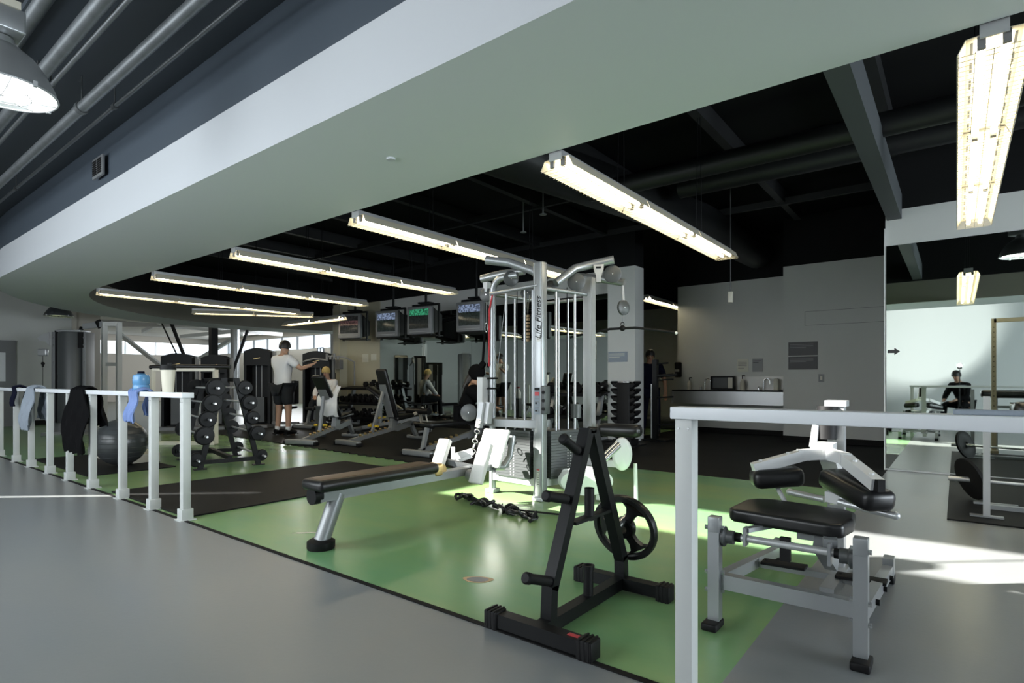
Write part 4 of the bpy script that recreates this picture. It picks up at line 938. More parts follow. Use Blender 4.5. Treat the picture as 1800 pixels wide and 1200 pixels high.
# ================================================================== BLACK SHROUDED MACHINES AT THE BACK
def shroud_machine(top, w=.5, arms=0, seat=True):
    r = thing('selectorized_machine', 'x', 'exercise machine')
    m = MB(); a = w / 2
    out = [(-a, .02)] + [(-a, top - .08)] + [(-a + w * k / 8, top - .08 + .08 * math.sin(PI * k / 8)) for k in range(1, 8)] + [(a, top - .08), (a, .02)]
    m.prism(out, .03, T(0, .16, 0) @ Rx(PI / 2)); m.box((-a + .03, 0, top / 2), (.06, .34, top - .16)); m.box((a - .03, 0, top / 2), (.06, .34, top - .16))
    m.prism([(-a, top - .42), (-a, top - .08)] + [(-a + w * k / 8, top - .08 + .08 * math.sin(PI * k / 8)) for k in range(1, 8)] + [(a, top - .08), (a, top - .42)], .05, T(0, -.16, 0) @ Rx(PI / 2))
    m.prism([(-a, top - .10)] + [(-a + w * k / 8, top - .08 + .08 * math.sin(PI * k / 8)) for k in range(1, 8)] + [(a, top - .10)], .34, T(0, 0, 0) @ Rx(PI / 2))
    part('shroud', m, 'blackmetal', r)
    m = MB(); m.box((0, -.187, top - .25), (.16, .004, .012), (0, -.2, 0)); m.box((0, -.178, top - .035), (.2, .004, .016)); part('badge', m, 'gold', r)
    m = MB()
    for x in (-.06, .07): m.cyl((x, -.06, .3), (x, -.06, top - .4), .011, n=8)
    part('guide_rod', m, 'silver', r)
    m = MB(); m.box((0, -.03, .42), (.30, .16, .6)); 
    for k in range(14): m.box((0, -.112, .16 + .04 * k), (.3, .006, .006))
    part('weight_stack', m, 'darkgrey', r)
    m = MB(); m.box((a + .03, .02, top * .48), (.05, .12, top * .95)); m.box((0, -.1, .04), (w + .1, .75, .07)); part('frame', m, 'midgrey', r)
    if seat: m = MB(); m.box((a + .45, -.25, .48), (.34, .36, .07), bev=.025); m.box((a + .62, -.25, .84), (.08, .32, .56), bev=.025); part('seat', m, 'vinyl', r)
    if seat: m = MB(); m.beam((a + .03, -.1, .1), (a + .7, -.25, .1), .07, .07); m.beam((a + .45, -.25, .06), (a + .45, -.25, .46), .07, .07, up=(0, 1, 0)); part('seat_post', m, 'midgrey', r)
    if arms:
        m = MB(); m.tube([(-.3, -.3, top - .28), (0, -.34, top - .2), (.35, -.32, top - .24)], .022, 10); m.tube([(.35, -.32, top - .14), (.75, -.3, top - .16), (1.0, -.3, top - .28), (1.0, -.3, top - .85)], .022, 10)
        for k in range(4): m.cyl((.32 + .09 * k, -.32, top - .07 - .05 * (k % 2)), (.32 + .09 * k, -.32, top - .22), .03, n=12)
        part('press_arm', m, 'midgrey', r)
    return r
for (x, y, top, w, rz, arms, lab) in [(-14.05, 5.6, 1.74, .66, .8, 0, 'black shrouded machine farthest left, its arched top above the shaker cup'), (-13.65, 6.25, 1.72, .58, .75, 0, 'black shrouded machine just behind the barbell rack top'),
                                   (-13.3, 7.1, 1.90, .62, .7, 0, 'black shrouded machine left of the man in the white shirt'), (-12.75, 8.35, 1.86, .68, .65, 1, 'black shrouded machine with long press arms right of the man in white')]:
    o = shroud_machine(top, w, arms, x == -13.3); o.location = (x, y, 0); o.rotation_euler = (0, 0, rz); o['label'] = lab; o['group'] = 'black shrouded machines by the window bay'

# ================================================================== BENCHES
def bench(back, mroll=False, w=.27):
    r = thing('weight_bench', 'x', 'exercise bench')
    m = MB(); m.beam((0, -.45, .07), (0, .95, .30), .06, .07); m.beam((0, .55, .22), (0, .95, .30), .07, .10); part('spine', m, 'steelgrey', r)
    m = MB()
    for k in range(6): m.box((0, -.22 + .11 * k, .14 + .018 * k), (.05, .02, .07), (.5, 0, 0)); m.cyl((-.04, -.2 + .11 * k, .13 + .018 * k), (.04, -.2 + .11 * k, .13 + .018 * k), .008, n=8)
    part('notch_ladder', m, 'gold', r)
    m = MB(); m.box((0, -.48, .05), (.62, .10, .085), bev=.02); q = part('front_foot', m, 'steelgrey', r)
    m = MB()
    for sx in (-1, 1): m.box((.31 * sx, -.48, .03), (.05, .11, .06), bev=.01)
    part('foot_cap', m, 'blackmatte', q)
    m = MB(); m.beam((0, .92, .30), (0, 1.08, .03), .07, .06); m.box((0, 1.08, .03), (.5, .09, .06), bev=.015); part('rear_foot', m, 'steelgrey', r)
    m = MB()
    for sx in (-1, 1): m.cyl((.09 * sx, 1.10, .06), (.13 * sx, 1.10, .06), .055, n=18)
    part('wheel', m, 'blackmatte', r)
    if back == 'flat':
        m = MB(); m.box((0, .30, .445), (w, 1.28, .07), bev=.026); part('pad', m, 'vinyl', r)
        m = MB(); m.beam((0, -.40, .06), (0, -.30, .40), .06, .05); part('post', m, 'steelgrey', r); m = MB(); m.beam((0, .75, .25), (0, .7, .40), .06, .06); part('post', m, 'steelgrey', r)
    else:
        a = back; c, s_ = math.cos(a), math.sin(a); L = .92
        hy, hz = .48, .42
        m = MB(); m.box((0, .70, .43), (w, .42, .075), (.12, 0, 0), bev=.028); part('seat_pad', m, 'vinyl', r)
        m = MB(); m.box((0, hy - L / 2 * c + .03 * s_, hz + L / 2 * s_ + .03 * c), (w, L, .075), (-a, 0, 0), bev=.028); p_ = part('back_pad', m, 'vinyl', r)
        m = MB(); m.box((0, hy - .34 * c - .028 * s_, hz + .34 * s_ - .028 * c), (w * .62, .62, .02), (-a, 0, 0)); part('back_plate', m, 'silver', p_)
        m = MB(); m.beam((0, hy - .52 * c - .05 * s_, hz + .52 * s_ - .05 * c), (0, .02, .18), .05, .04); part('support_strut', m, 'silver', r)
        m = MB(); m.beam((0, hy, .2), (0, hy + .04, .40), .1, .12); part('hinge', m, 'steelgrey', r)
        m = MB(); m.cyl((-.13, .05, .30), (-.06, .05, .30), .022, n=12); m.cyl((.06, .05, .30), (.13, .05, .30), .022, n=12); part('adjust_knob', m, 'yellow', r)
    if mroll:
        m = MB(); m.cyl((-.30, 1.12, .52), (.30, 1.12, .52), .062, n=20); m.cyl((-.30, 1.22, .25), (.30, 1.22, .25), .062, n=20); part('leg_roller', m, 'vinyl', r)
        m = MB(); m.beam((0, .9, .42), (0, 1.15, .52), .04, .05); m.beam((0, 1.15, .52), (0, 1.22, .25), .04, .05); m.tube([(.14, 1.08, .60), (.16, 1.14, .56), (.18, 1.16, .40), (.22, 1.2, .2)], .016, 8); part('roller_arm', m, 'creammetal', r)
    return r
for (kind, x, y, rz, mr, lab) in [(1.25, -8.12, 6.36, 0.0, True, 'silver incline bench set steep in front of the dumbbell rack'), (.95, -9.0, 5.9, .35, False, 'incline bench behind the barbell rack with a white towel over it'),
                                  ('flat', -6.15, 6.14, 0.0, False, 'flat black bench under the person in the black hoodie'), (.6, -9.9, 8.0, -1.2, False, 'low reclined bench in front of the dumbbell rack, near the mirror'), ('flat', -11.95, 7.85, .2, False, 'flat bench under the blond person in the white top')]:
    o = bench(kind, mr); o.location = (x, y, .012); o.rotation_euler = (0, 0, rz); o['label'] = lab; o['group'] = 'weight benches on the rubber flooring'
# towel over bench two
def sheet_towel(label, loc, m_, w=.3, L=.55, lean=.5, rz=.35):
    grid = []
    for i in range(12):
        row = []
        for j in range(8):
            s_ = j / 7 - .5; t_ = i / 11
            row.append(V(loc) + Rz(rz) @ V((s_ * w * (.6 + .5 * t_), -.12 * math.sin(t_ * 2.6) - lean * .25 * t_ + .015 * math.sin(j * 2 + i), -L * t_ + .02 * math.sin(j * 1.7))))
        grid.append(row)
    m = MB(); m.sheet(grid, .014); return single('white_towel', m, m_, label, 'towel', base=loc)
sheet_towel('white towel draped over the raised back of the left incline bench', (-9.05, 6.28, 1.02), 'whitecloth', .36, .55)
b = thing('spray_bottle', 'white spray bottle with red trigger behind the white towel', 'bottle', (-9.85, 6.5, 0))
m = MB(); m.lathe([(1e-6, .62), (.07, .62), (.075, .64), (.075, .78), (.03, .86), (.03, .9), (1e-6, .9)], T(-9.85, 6.5, 0), 18); wpart('bottle_body', m, 'whiteplastic', b)
m = MB(); m.box((-9.87, 6.48, .92), (.10, .04, .05)); wpart('trigger', m, 'red', b)
m = MB(); m.box((-9.85, 6.5, .31), (.14, .14, .62)); wpart('pedestal', m, 'darkgrey', b)

# ================================================================== DUMBBELLS
def dumbbell(s=1.0):
    o = thing('dumbbell', 'x', 'dumbbell')
    m = MB(); m.cyl((0, -.07 * s, 0), (0, .07 * s, 0), .016, n=10); part('handle', m, 'rod', o)
    for sy in (-1, 1):
        m = MB(); m.lathe([(.02, 0), (.052 * s, .008), (.062 * s, .025), (.062 * s, .075), (.052 * s, .09), (1e-6, .09)], T(0, sy * .06 * s, 0) @ Rx(-sy * PI / 2), 6); part('head', m, 'blackmatte', o)
    return o
db0 = dumbbell(1.35)
def dumbbell_rack(x0, x1, y, shelves, label):
    r = thing('dumbbell_rack', label, 'weight rack', ((x0 + x1) / 2, y, 0))
    for i, zz in enumerate(shelves):
        m = MB(); m.box(((x0 + x1) / 2, y - .10 * (len(shelves) - 1 - i) + .05, zz - .05), (x1 - x0, .34, .03), (.2, 0, 0)); m.box(((x0 + x1) / 2, y - .10 * (len(shelves) - 1 - i) - .115, zz - .075), (x1 - x0, .02, .06)); wpart('shelf', m, 'blackmetal', r)
    for xx in (x0 + .28, x1 - .12):
        m = MB(); m.beam((xx, y - .12, .03), (xx, y + .12, shelves[-1] - .06), .07, .08, up=(0, 1, 0)); m.box((xx, y - .02, .03), (.07, .6, .06)); wpart('leg', m, 'silver', r)
    return r
n_db = [0]
def fill(x0, x1, y, z, n, where, skip=()):
    for k in range(n):
        if k in skip: continue
        xx = x0 + (x1 - x0) * (k + .5) / n
        o = db0 if n_db[0] == 0 else dup(db0)
        n_db[0] += 1
        o.location = (xx, y, z + .045); o.rotation_euler = (.2, 0, .0)
        o['label'] = 'black dumbbell on %s' % where; o['group'] = 'black dumbbells on %s' % where
dumbbell_rack(-13.0, -11.35, 9.30, (.24, .60, .98), 'black three-shelf dumbbell rack below the ceiling televisions')
fill(-12.1, -11.35, 9.35, 1.0, 3, 'the top shelf of the three-shelf rack'); fill(-12.95, -11.4, 9.25, .62, 7, 'the middle shelf of the three-shelf rack'); fill(-12.95, -11.5, 9.15, .26, 6, 'the bottom shelf of the three-shelf rack', (2,))
dumbbell_rack(-6.55, -5.10, 9.28, (.50, .92), 'black two-shelf dumbbell rack left of the grey pier')
fill(-6.5, -5.1, 9.33, .94, 7, 'the top shelf of the rack by the grey pier', (2,)); fill(-6.5, -5.2, 9.22, .52, 6, 'the lower shelf of the rack by the grey pier')
m = MB(); m.box((-13.3, 8.95, 1.13), (.40, .3, .42), (0, 0, .6), bev=.02); single('black_speaker_box', m, 'blackmatte', 'black box on a post at the left end of the dumbbell rack', 'speaker', base=(-13.3, 8.95, .9))
m = MB(); m.box((-13.3, 8.95, .47), (.14, .12, .9)); m.box((-13.3, 8.95, .02), (.4, .3, .04)); single('speaker_post', m, 'blackmatte', 'black post carrying the box left of the dumbbell rack', 'stand')
# hex dumbbell tree
r = thing('dumbbell_tree', 'black vertical dumbbell tree with notched sides before the grey pier', 'weight rack', (-4.50, 8.95, 0))
m = MB(); m.box((0, 0, .55), (.24, .22, 1.06), bev=.02); part('core', m, 'blackmatte', r)
for sx in (-1, 1):
    for k in range(8):
        zz = 1.06 - .125 * k
        m = MB(); m.prism([(.10, -.045), (.18, -.02), (.235, .035), (.22, .065), (.17, .035), (.10, .02)] if sx > 0 else [(-.10, -.045), (-.10, .02), (-.17, .035), (-.22, .065), (-.235, .035), (-.18, -.02)], .20, T(0, 0, zz - .03) @ Rx(PI / 2)); 
        m.cyl((sx * .215, -.1, zz + .02), (sx * .215, .1, zz + .02), .026, n=10); part('cradle', m, 'blackmatte', r)
m = MB(); m.box((0, 0, 1.085), (.22, .2, .03), bev=.01); part('top_cap', m, 'chrome', r)
m = MB(); m.box((0, 0, .012), (.55, .5, .024)); m.box((0, 0, .06), (.34, .3, .1)); part('base', m, 'blackmatte', r)
# black weight-storage stand with arms beyond the pier
r = thing('plate_stand', 'tall black stand with short side arms right of the grey pier', 'weight rack', (-4.40, 9.95, 0))
m = MB(); m.box((0, 0, .75), (.09, .09, 1.5)); part('post', m, 'blackmetal', r)
m = MB(); m.box((.05, .03, .018), (.44, .36, .036)); part('base', m, 'blackmetal', r)
for zz, L in ((1.42, .2), (1.2, .36), (1.12, .3), (.80, .3), (.30, .32)):
    m = MB(); m.cyl((.04, -.02, zz), (.04 + L, .03, zz + .02), .014 if L != .36 else .028, n=10); part('arm', m, 'blackmetal', r)
m = MB(); m.box((-.05, -.06, .55), (.02, .02, 1.0)); part('pale_edge', m, 'silver2', r)
# treadmill base seen in the store room
m = MB(); m.box((-5.75, 12.9, .12), (1.6, .9, .22), bev=.04); m.box((-5.4, 12.6, .05), (.08, .08, .1)); m.box((-6.3, 12.6, .05), (.08, .08, .1)); single('treadmill_deck', m, 'darkgrey', 'dark grey low machine deck on the green store room floor', 'exercise machine')

# ================================================================== TELEVISIONS
def crt():
    r = thing('ceiling_television', 'x', 'television')
    m = MB(); w, h = .66, .60
    m.box((0, -.20, 0), (w, .10, h), bev=.018); part('bezel', m, 'midgrey', r)
    m = MB(); m.add([(-.31, -.15, -.28), (.31, -.15, -.28), (.31, -.15, .28), (-.31, -.15, .28), (-.20, .33, -.20), (.20, .33, -.20), (.20, .33, .16), (-.20, .33, .16)], [(0, 1, 2, 3), (7, 6, 5, 4), (0, 4, 5, 1), (1, 5, 6, 2), (2, 6, 7, 3), (3, 7, 4, 0)])
    part('tube_housing', m, 'blackmatte', r)
    m = MB(); g = []
    for i in range(9):
        row = []
        for j in range(9):
            a, b_ = j / 8 - .5, i / 8 - .5; row.append((a * .52, -.262 + .018 * (a * a + b_ * b_), b_ * .42 + .03))
        g.append(row)
    m.sheet(g, .003); part('screen', m, 'tvscreen', r)
    m = MB(); m.box((0, -.253, -.245), (.5, .006, .01)); part('control_strip', m, 'silver', r)
    m = MB(); m.box((0, .0, -.315), (.60, .46, .02)); m.box((-.35, .0, .0), (.025, .06, .70)); m.box((.35, .0, .0), (.025, .06, .70)); m.box((0, .0, .36), (.72, .06, .04)); m.box((0, 0, .40), (.3, .2, .03)); m.cyl((0, 0, .38), (0, 0, 1.72), .028, n=12); part('ceiling_mount', m, 'blackmetal', r)
    return r
def screen_mat(name, cols, es):
    m = mat(name, (.02, .022, .022), .12); nt = m.node_tree; b = nt.nodes['Principled BSDF']
    tc = nt.nodes.new('ShaderNodeTexCoord'); sp = nt.nodes.new('ShaderNodeSeparateXYZ'); nt.links.new(tc.outputs['Object'], sp.inputs[0])
    n = nt.nodes.new('ShaderNodeTexNoise'); n.inputs['Scale'].default_value = 26; nt.links.new(tc.outputs['Object'], n.inputs['Vector'])
    r = nt.nodes.new('ShaderNodeValToRGB'); r.color_ramp.interpolation = 'CONSTANT'
    mr = nt.nodes.new('ShaderNodeMapRange'); mr.inputs['From Min'].default_value = -.20; mr.inputs['From Max'].default_value = .26; nt.links.new(sp.outputs['Z'], mr.inputs['Value']); nt.links.new(mr.outputs['Result'], r.inputs['Fac'])
    r.color_ramp.elements[0].color = (*cols[0][1], 1); r.color_ramp.elements[0].position = 0; r.color_ramp.elements[1].position = cols[1][0]; r.color_ramp.elements[1].color = (*cols[1][1], 1)
    for p_, c in cols[2:]: e = r.color_ramp.elements.new(p_); e.color = (*c, 1)
    mx = nt.nodes.new('ShaderNodeMix'); mx.data_type = 'RGBA'; mx.blend_type = 'MULTIPLY'; mx.inputs[0].default_value = .8
    rr = nt.nodes.new('ShaderNodeValToRGB'); rr.color_ramp.elements[0].position = .42; rr.color_ramp.elements[1].position = .6; nt.links.new(n.outputs['Fac'], rr.inputs['Fac'])
    nt.links.new(r.outputs['Color'], mx.inputs[6]); nt.links.new(rr.outputs['Color'], mx.inputs[7])
    nt.links.new(mx.outputs[2], b.inputs['Emission Color']); b.inputs['Emission Strength'].default_value = es
    return m
M['tvscreen'] = screen_mat('lit_tv_screen', [(0, (.02, .03, .03)), (.10, (.012, .02, .016)), (.62, (.25, .32, .48)), (.95, (.01, .01, .012))], .9)
M['tvgreen'] = screen_mat('lit_tv_screen_green', [(0, (.015, .018, .015)), (.10, (.012, .014, .012)), (.66, (.05, .40, .20)), (.95, (.01, .01, .012))], .8)
M['tvred'] = screen_mat('lit_tv_screen_red', [(0, (.02, .02, .02)), (.45, (.10, .05, .05)), (.7, (.02, .02, .02)), (.95, (.01, .01, .012))], .9)
for i, (x, y, z, rz, mt, lab) in enumerate([(-11.85, 8.8, 2.46, .30, 'tvred', 'leftmost ceiling television, near the cream wall'), (-10.35, 8.75, 2.42, .18, 'tvscreen', 'ceiling television between the leftmost set and the one with a green picture'), (-9.2, 8.7, 2.42, .16, 'tvgreen', 'ceiling television showing a green sports picture'), (-7.72, 8.7, 2.40, .12, 'tvscreen', 'ceiling television partly behind the left post of the cable tower')]):
    o = crt(); o.location = (x, y, z); o.rotation_euler = (0, 0, rz); o['label'] = lab; o['group'] = 'ceiling televisions'
    for c in o.children:
        if c.name.startswith('screen'): c.data.materials[0] = M[mt]

# ================================================================== SINK COUNTER AND WALL THINGS
r = thing('sink_counter', 'long grey wall counter with black top and a sink', 'counter', (-3.75, 12.1, .6))
m = MB(); m.box((-3.72, 12.10, .905), (2.26, .56, .025), bev=.004); wpart('countertop', m, 'rubber', r)
m = MB(); m.box((-3.75, 11.90, .76), (2.28, .04, .27)); m.box((-3.75, 12.15, .64), (2.2, .48, .02)); m.box((-4.87, 12.1, .76), (.03, .54, .27)); wpart('apron', m, 'silver2', r)
m = MB(); m.box((-3.18, 12.388, 1.06), (1.26, .012, .28)); wpart('splashback', m, 'whiteplastic', r)
for x in (-4.3, -3.1):
    m = MB(); m.tube([(x, 12.3, .915), (x, 12.3, 1.08)] + arc((x + .06, 12.3, 1.10), .06, PI, 0, 8) + [(x + .12, 12.3, 1.04)], .012, 10); m.cyl((x - .09, 12.3, .915), (x - .09, 12.3, .96), .02); m.ball((x - .09, 12.3, .97), .026, n=12); wpart('faucet', m, 'chrome', r)
b = thing('black_framed_box', 'black framed box leaning on the sink counter between two faucets', 'box', (-3.9, 12.25, .92))
m = MB()
for dx, dz, sx, sz in ((-.23, 0, .03, .28), (.23, 0, .03, .28), (0, .13, .46, .03), (0, -.125, .46, .03)): m.box((dx, 0, .145 + dz), (sx, .12, sz))
part('frame', m, 'blackmatte', b)
m = MB(); m.box((-.06, .02, .145), (.32, .06, .24)); part('dark_panel', m, 'darkgrey', b)
m = MB(); m.box((.16, .01, .145), (.10, .06, .24)); part('pale_panel', m, 'creammetal', b)
def pump(label, x, y, s=1.0):
    b = thing('soap_bottle', label, 'bottle', (x, y, .918))
    m = MB(); m.lathe([(1e-6, 0), (.045 * s, 0), (.045 * s, .14 * s), (.02, .18 * s), (.018, .2 * s), (1e-6, .2 * s)], n=16); part('bottle_body', m, 'creammetal', b)
    m = MB(); m.cyl((0, 0, .2 * s), (0, 0, .26 * s), .01); m.box((.02, 0, .26 * s), (.06, .02, .02)); part('pump', m, 'blackmatte', b)
pump('pump soap bottle at the left end of the sink counter', -4.62, 12.25); pump('larger pump bottle right of the black framed box', -3.5, 12.25, 1.15)
m = MB(); m.lathe([(1e-6, 0), (.05, 0), (.05, .2), (.03, .24), (1e-6, .24)], T(-2.85, 12.25, .918), 16); single('clear_bottle', m, 'paper', 'pale bottle standing right of the second faucet on the counter', 'bottle')
m = MB(); m.box((-2.62, 12.15, .945), (.14, .12, .055), bev=.02); single('black_cloth_lump', m, 'blackcloth', 'small black lump at the right end of the sink counter', 'cloth')
m = MB(); m.box((-4.9, 12.3, 1.36), (.14, .12, .34), bev=.03); s_ = single('paper_towel_dispenser', m, 'blackmatte', 'black dispenser on the wall left of the sink counter', 'dispenser')
m = MB(); m.box((0, -.064, .15), (.1, .006, .05)); part('window', m, 'silver2', s_)
def sheet_sign(name, label, cat, x0, x1, y, z0, z1, m_, mt, lines, d=-1):
    m = MB(); m.box(((x0 + x1) / 2, y, (z0 + z1) / 2), (x1 - x0, .012, z1 - z0)); o = single(name, m, m_, label, cat, base=((x0 + x1) / 2, y, z0))
    m = MB(); w = x1 - x0
    for k in range(lines):
        L = w * (.8 if k < lines - 1 else .55); m.box((-.04 * w + (L - .8 * w) / 2, -.0075, (z1 - z0) * .82 - k * (z1 - z0) * .11), (L, .002, (z1 - z0) * .04))
    part('print', m, mt, o); return o
sheet_sign('notice_sign', 'pale paper notice on the wall above the sink counter', 'notice', -3.64, -3.42, 12.39, 1.30, 1.57, 'paper', 'signtext', 6)
o = sheet_sign('notice_sign', 'dark photo notice right of the pale paper above the counter', 'notice', -3.34, -3.14, 12.39, 1.30, 1.57, 'midgrey', 'blackmatte', 2)
sheet_sign('charcoal_sign', 'charcoal sign with small lettering, upper of two on the grey wall', 'sign', -2.44, -1.96, 11.392, 1.57, 1.815, 'sign', 'signtext', 3)
sheet_sign('charcoal_sign', 'charcoal sign with small lettering, lower of two on the grey wall', 'sign', -2.44, -1.96, 11.392, 1.315, 1.55, 'sign', 'signtext', 3)
m = MB(); m.box((-1.90, 11.392, 1.16), (.09, .012, .14)); o = single('wall_switch', m, 'midgrey', 'grey wall switch below the two charcoal signs', 'switch')
m = MB(); m.box((0, -.008, .07), (.035, .006, .07)); part('rocker', m, 'creammetal', o)
m = MB(); m.prism([(-.06, -.02), (.01, -.02), (.01, -.045), (.068, 0), (.01, .045), (.01, .02), (-.06, .02)], .004, T(-.615, 8.452, 1.47) @ Rx(PI / 2)); single('arrow_sign', m, 'sign', 'black arrow pointing right stuck on the big mirror edge', 'sign')
b = thing('pull_cord_switch', 'cream pull-cord box hanging from the black ceiling before the sink wall', 'switch', (-2.75, 9.0, 2.33))
m = MB(); m.box((0, 0, .07), (.07, .06, .17), bev=.01); part('box', m, 'creammetal', b)
m = MB(); m.cyl((0, 0, .15), (0, 0, 1.76), .007, n=6); part('cord', m, 'darkgrey', b)
sheet_sign('poster_sign', 'larger paper sheet on the cream wall left of the mirrors', 'notice', -12.73, -12.49, 9.688, 1.62, 1.84, 'paper', 'paper', 2)
sheet_sign('poster_sign', 'smaller paper sheet beside the larger one on the cream wall', 'notice', -12.36, -12.15, 9.688, 1.66, 1.83, 'paper', 'paper', 2)
m = MB(); m.box((-13.42, 9.40, 1.56), (.3, .12, .26), bev=.01); single('wall_rack_box', m, 'midgrey', 'grey holder on the cream corner above the black box', 'wall box')
sheet_sign('notice_sign', 'pale blue notice sheet on the front of the grey pier', 'notice', -5.17, -4.78, 9.572, 1.46, 1.65, 'greycloth', 'paper', 4)
m = MB(); m.box((-5.6, 9.695, 1.72), (.2, .01, .36)); single('poster_sign', m, 'paper', 'paper sheet on the mirror seen behind the cable tower rods', 'notice')
for i, (x, y) in enumerate([(-5.4, 7.2), (-4.6, 6.6)]):
    m = MB(); m.lathe([(1e-6, 0), (.05, 0), (.05, .01), (.012, .02), (.012, .10), (1e-6, .10)], T(x, y, 3.45), 12); m.cyl((x, y, 3.55), (x, y, ZC), .01, n=6); single('sprinkler_head', m, 'silver', ['sprinkler head under the black ceiling, farther one behind the tower', 'sprinkler head under the black ceiling, nearer one above the tower'][i], 'sprinkler', 'ceiling sprinklers')

# ================================================================== PEOPLE
def person(name, label, J, sk, tops=None, legs=None, hair=None, shoes=None, group=None, hs=1.0):
    """J: joint name -> world position. The body is one skinned surface; hair and clothes are children."""
    base = (J['pelvis'][0], J['pelvis'][1], min(J['lfoot'][2], J['rfoot'][2]) - .04)
    r = thing(name, label, 'person', base)
    L = lambda k: V(J[k]) - V(base)
    pts, ed, rad = [], [], []
    def add(p, parent, rr): pts.append(p); rad.append(rr * hs if not isinstance(rr, tuple) else tuple(q * hs for q in rr)); ed.append((parent, len(pts) - 1)) if parent is not None else None; return len(pts) - 1
    pv = add(L('pelvis'), None, (.15, .11)); sp = add(L('pelvis').lerp(L('neck'), .45), pv, (.13, .10)); ch = add(L('pelvis').lerp(L('neck'), .8), sp, (.16, .11)); nk = add(L('neck'), ch, .062)
    hd = L('head'); up = (hd - L('neck')).normalized(); fw = V(J.get('face', (0, -1, 0))).normalized(); fw = (fw - up * fw.dot(up)).normalized(); rt = fw.cross(up)
    jaw = add(hd - up * .06 + fw * .02, nk, (.062, .066)); mid = add(hd + up * .02, jaw, (.075, .09)); add(hd + up * .09 - fw * .005, mid, (.06, .072))
    for s_ in 'lr':
        sh = add(L(s_ + 'shoulder'), ch, .066); el = add(L(s_ + 'elbow'), sh, .046); wr = add(L(s_ + 'wrist'), el, .031)
        d = (L(s_ + 'wrist') - L(s_ + 'elbow')).normalized(); side = d.cross(V((0, 0, 1)) if abs(d.z) < .9 else fw).normalized()
        pm = add(L(s_ + 'wrist') + d * .075, wr, (.036, .018))
        for k in range(4):
            o = side * (.028 - .018 * k); l1 = (.04, .046, .043, .033)[k]
            f1 = add(pts[pm] + o + d * l1, pm, .0095); f2 = add(pts[f1] + d * l1 * .7 + d.cross(side) * -.02, f1, .0085)
        th = add(L(s_ + 'wrist') + d * .045 + side * .045, wr, .011); add(pts[th] + d * .035 + side * .012, th, .009)
        hp = add(L(s_ + 'hip'), pv, .098); kn = add(L(s_ + 'knee'), hp, .062); an = add(L(s_ + 'foot') + V((0, 0, .05)), kn, .038)
        tf = V(J.get(s_ + 'toe', tuple(V(J[s_ + 'foot']) + fw * .18))) - V(base); add(tf, an, (.042, .03))
    skin('body', pts, ed, rad, sk, r)
    # face
    m = MB(); 
    for sx in (-1, 1): m.ball(hd + fw * .078 * hs + rt * .03 * sx * hs + up * .012, .012 * hs, n=10)
    part('eyes', m, 'hairdark', r)
    m = MB(); m.tube([hd + fw * .082 * hs + up * .01, hd + fw * .10 * hs - up * .025, hd + fw * .08 * hs - up * .035], [.008 * hs, .014 * hs, .011 * hs], 8); part('nose', m, sk, r)
    m = MB(); m.tube([hd + fw * .076 * hs - up * .06 - rt * .022, hd + fw * .084 * hs - up * .06, hd + fw * .076 * hs - up * .06 + rt * .022], .006, 6); part('mouth', m, 'red', r)
    m = MB()
    for sx in (-1, 1): m.ball(hd + rt * sx * .078 * hs, .022 * hs, (.5, .9, 1.2), n=10)
    part('ears', m, sk, r)
    if hair:
        m = MB(); g = []
        for i in range(9):
            row = []
            for j in range(17):
                th_ = .05 + (PI * .62) * i / 8; ph = 2 * PI * j / 16
                fr = math.cos(ph)
                th2 = th_ * (1 - .28 * max(0, fr))
                row.append(hd + up * .02 + up * (.118 * math.cos(th2)) * hs + (fw * fr * .105 + rt * math.sin(ph) * .09) * math.sin(th2) * hs)
            g.append(row)
        m.sheet(g, .014)
        if len(hair) > 1: m.tube([hd - fw * .07, hd - fw * .10 - up * .12, hd - fw * .12 - up * .28], [.05, .055, .03], 10)
        part('hair', m, hair[0], r)
    def garment(nm, seq, m_):
        p, e, q = [], [], []; idx = {}
        for k, (key, par, rr, pos) in enumerate(seq):
            idx[key] = k; p.append(pos); q.append(tuple(a * hs for a in rr) if isinstance(rr, tuple) else rr * hs)
            if par is not None: e.append((idx[par], k))
        return skin(nm, p, e, q, m_, r)
    if tops:
        m_, long_, hood = tops
        a = .97 if long_ else .45
        seq = [('p', None, (.185, .145), L('pelvis').lerp(L('neck'), -.16 if not hood else .02)), ('s', 'p', (.165, .128), L('pelvis').lerp(L('neck'), .45)), ('c', 's', (.2, .2) if hood else (.182, .132), L('pelvis').lerp(L('neck'), .8)), ('n', 'c', .125 if hood else .088, L('neck').lerp(L('pelvis'), .05) if not hood else L('neck') + up * .03)]
        for s_ in 'lr':
            seq += [(s_ + 's', 'c', .09, L(s_ + 'shoulder'))]
            if long_: seq += [(s_ + 'e', s_ + 's', .068, L(s_ + 'elbow')), (s_ + 'w', s_ + 'e', .05, L(s_ + 'elbow').lerp(L(s_ + 'wrist'), a))]
            else: seq += [(s_ + 'e', s_ + 's', .075, L(s_ + 'shoulder').lerp(L(s_ + 'elbow'), .75))]
        garment('top', seq, m_)
        if hood:
            m = MB(); g = []
            for i in range(9):
                row = []
                for j in range(13):
                    th_ = .02 + PI * .94 * i / 8; ph = PI * .17 + (2 * PI - PI * .34) * j / 12
                    row.append(hd + up * (.135 * math.cos(th_) + .02) - fw * .01 + (fw * math.cos(ph) * .135 + rt * math.sin(ph) * .115) * math.sin(th_))
                g.append(row)
            m.sheet(g, .016); part('hood', m, m_, r)
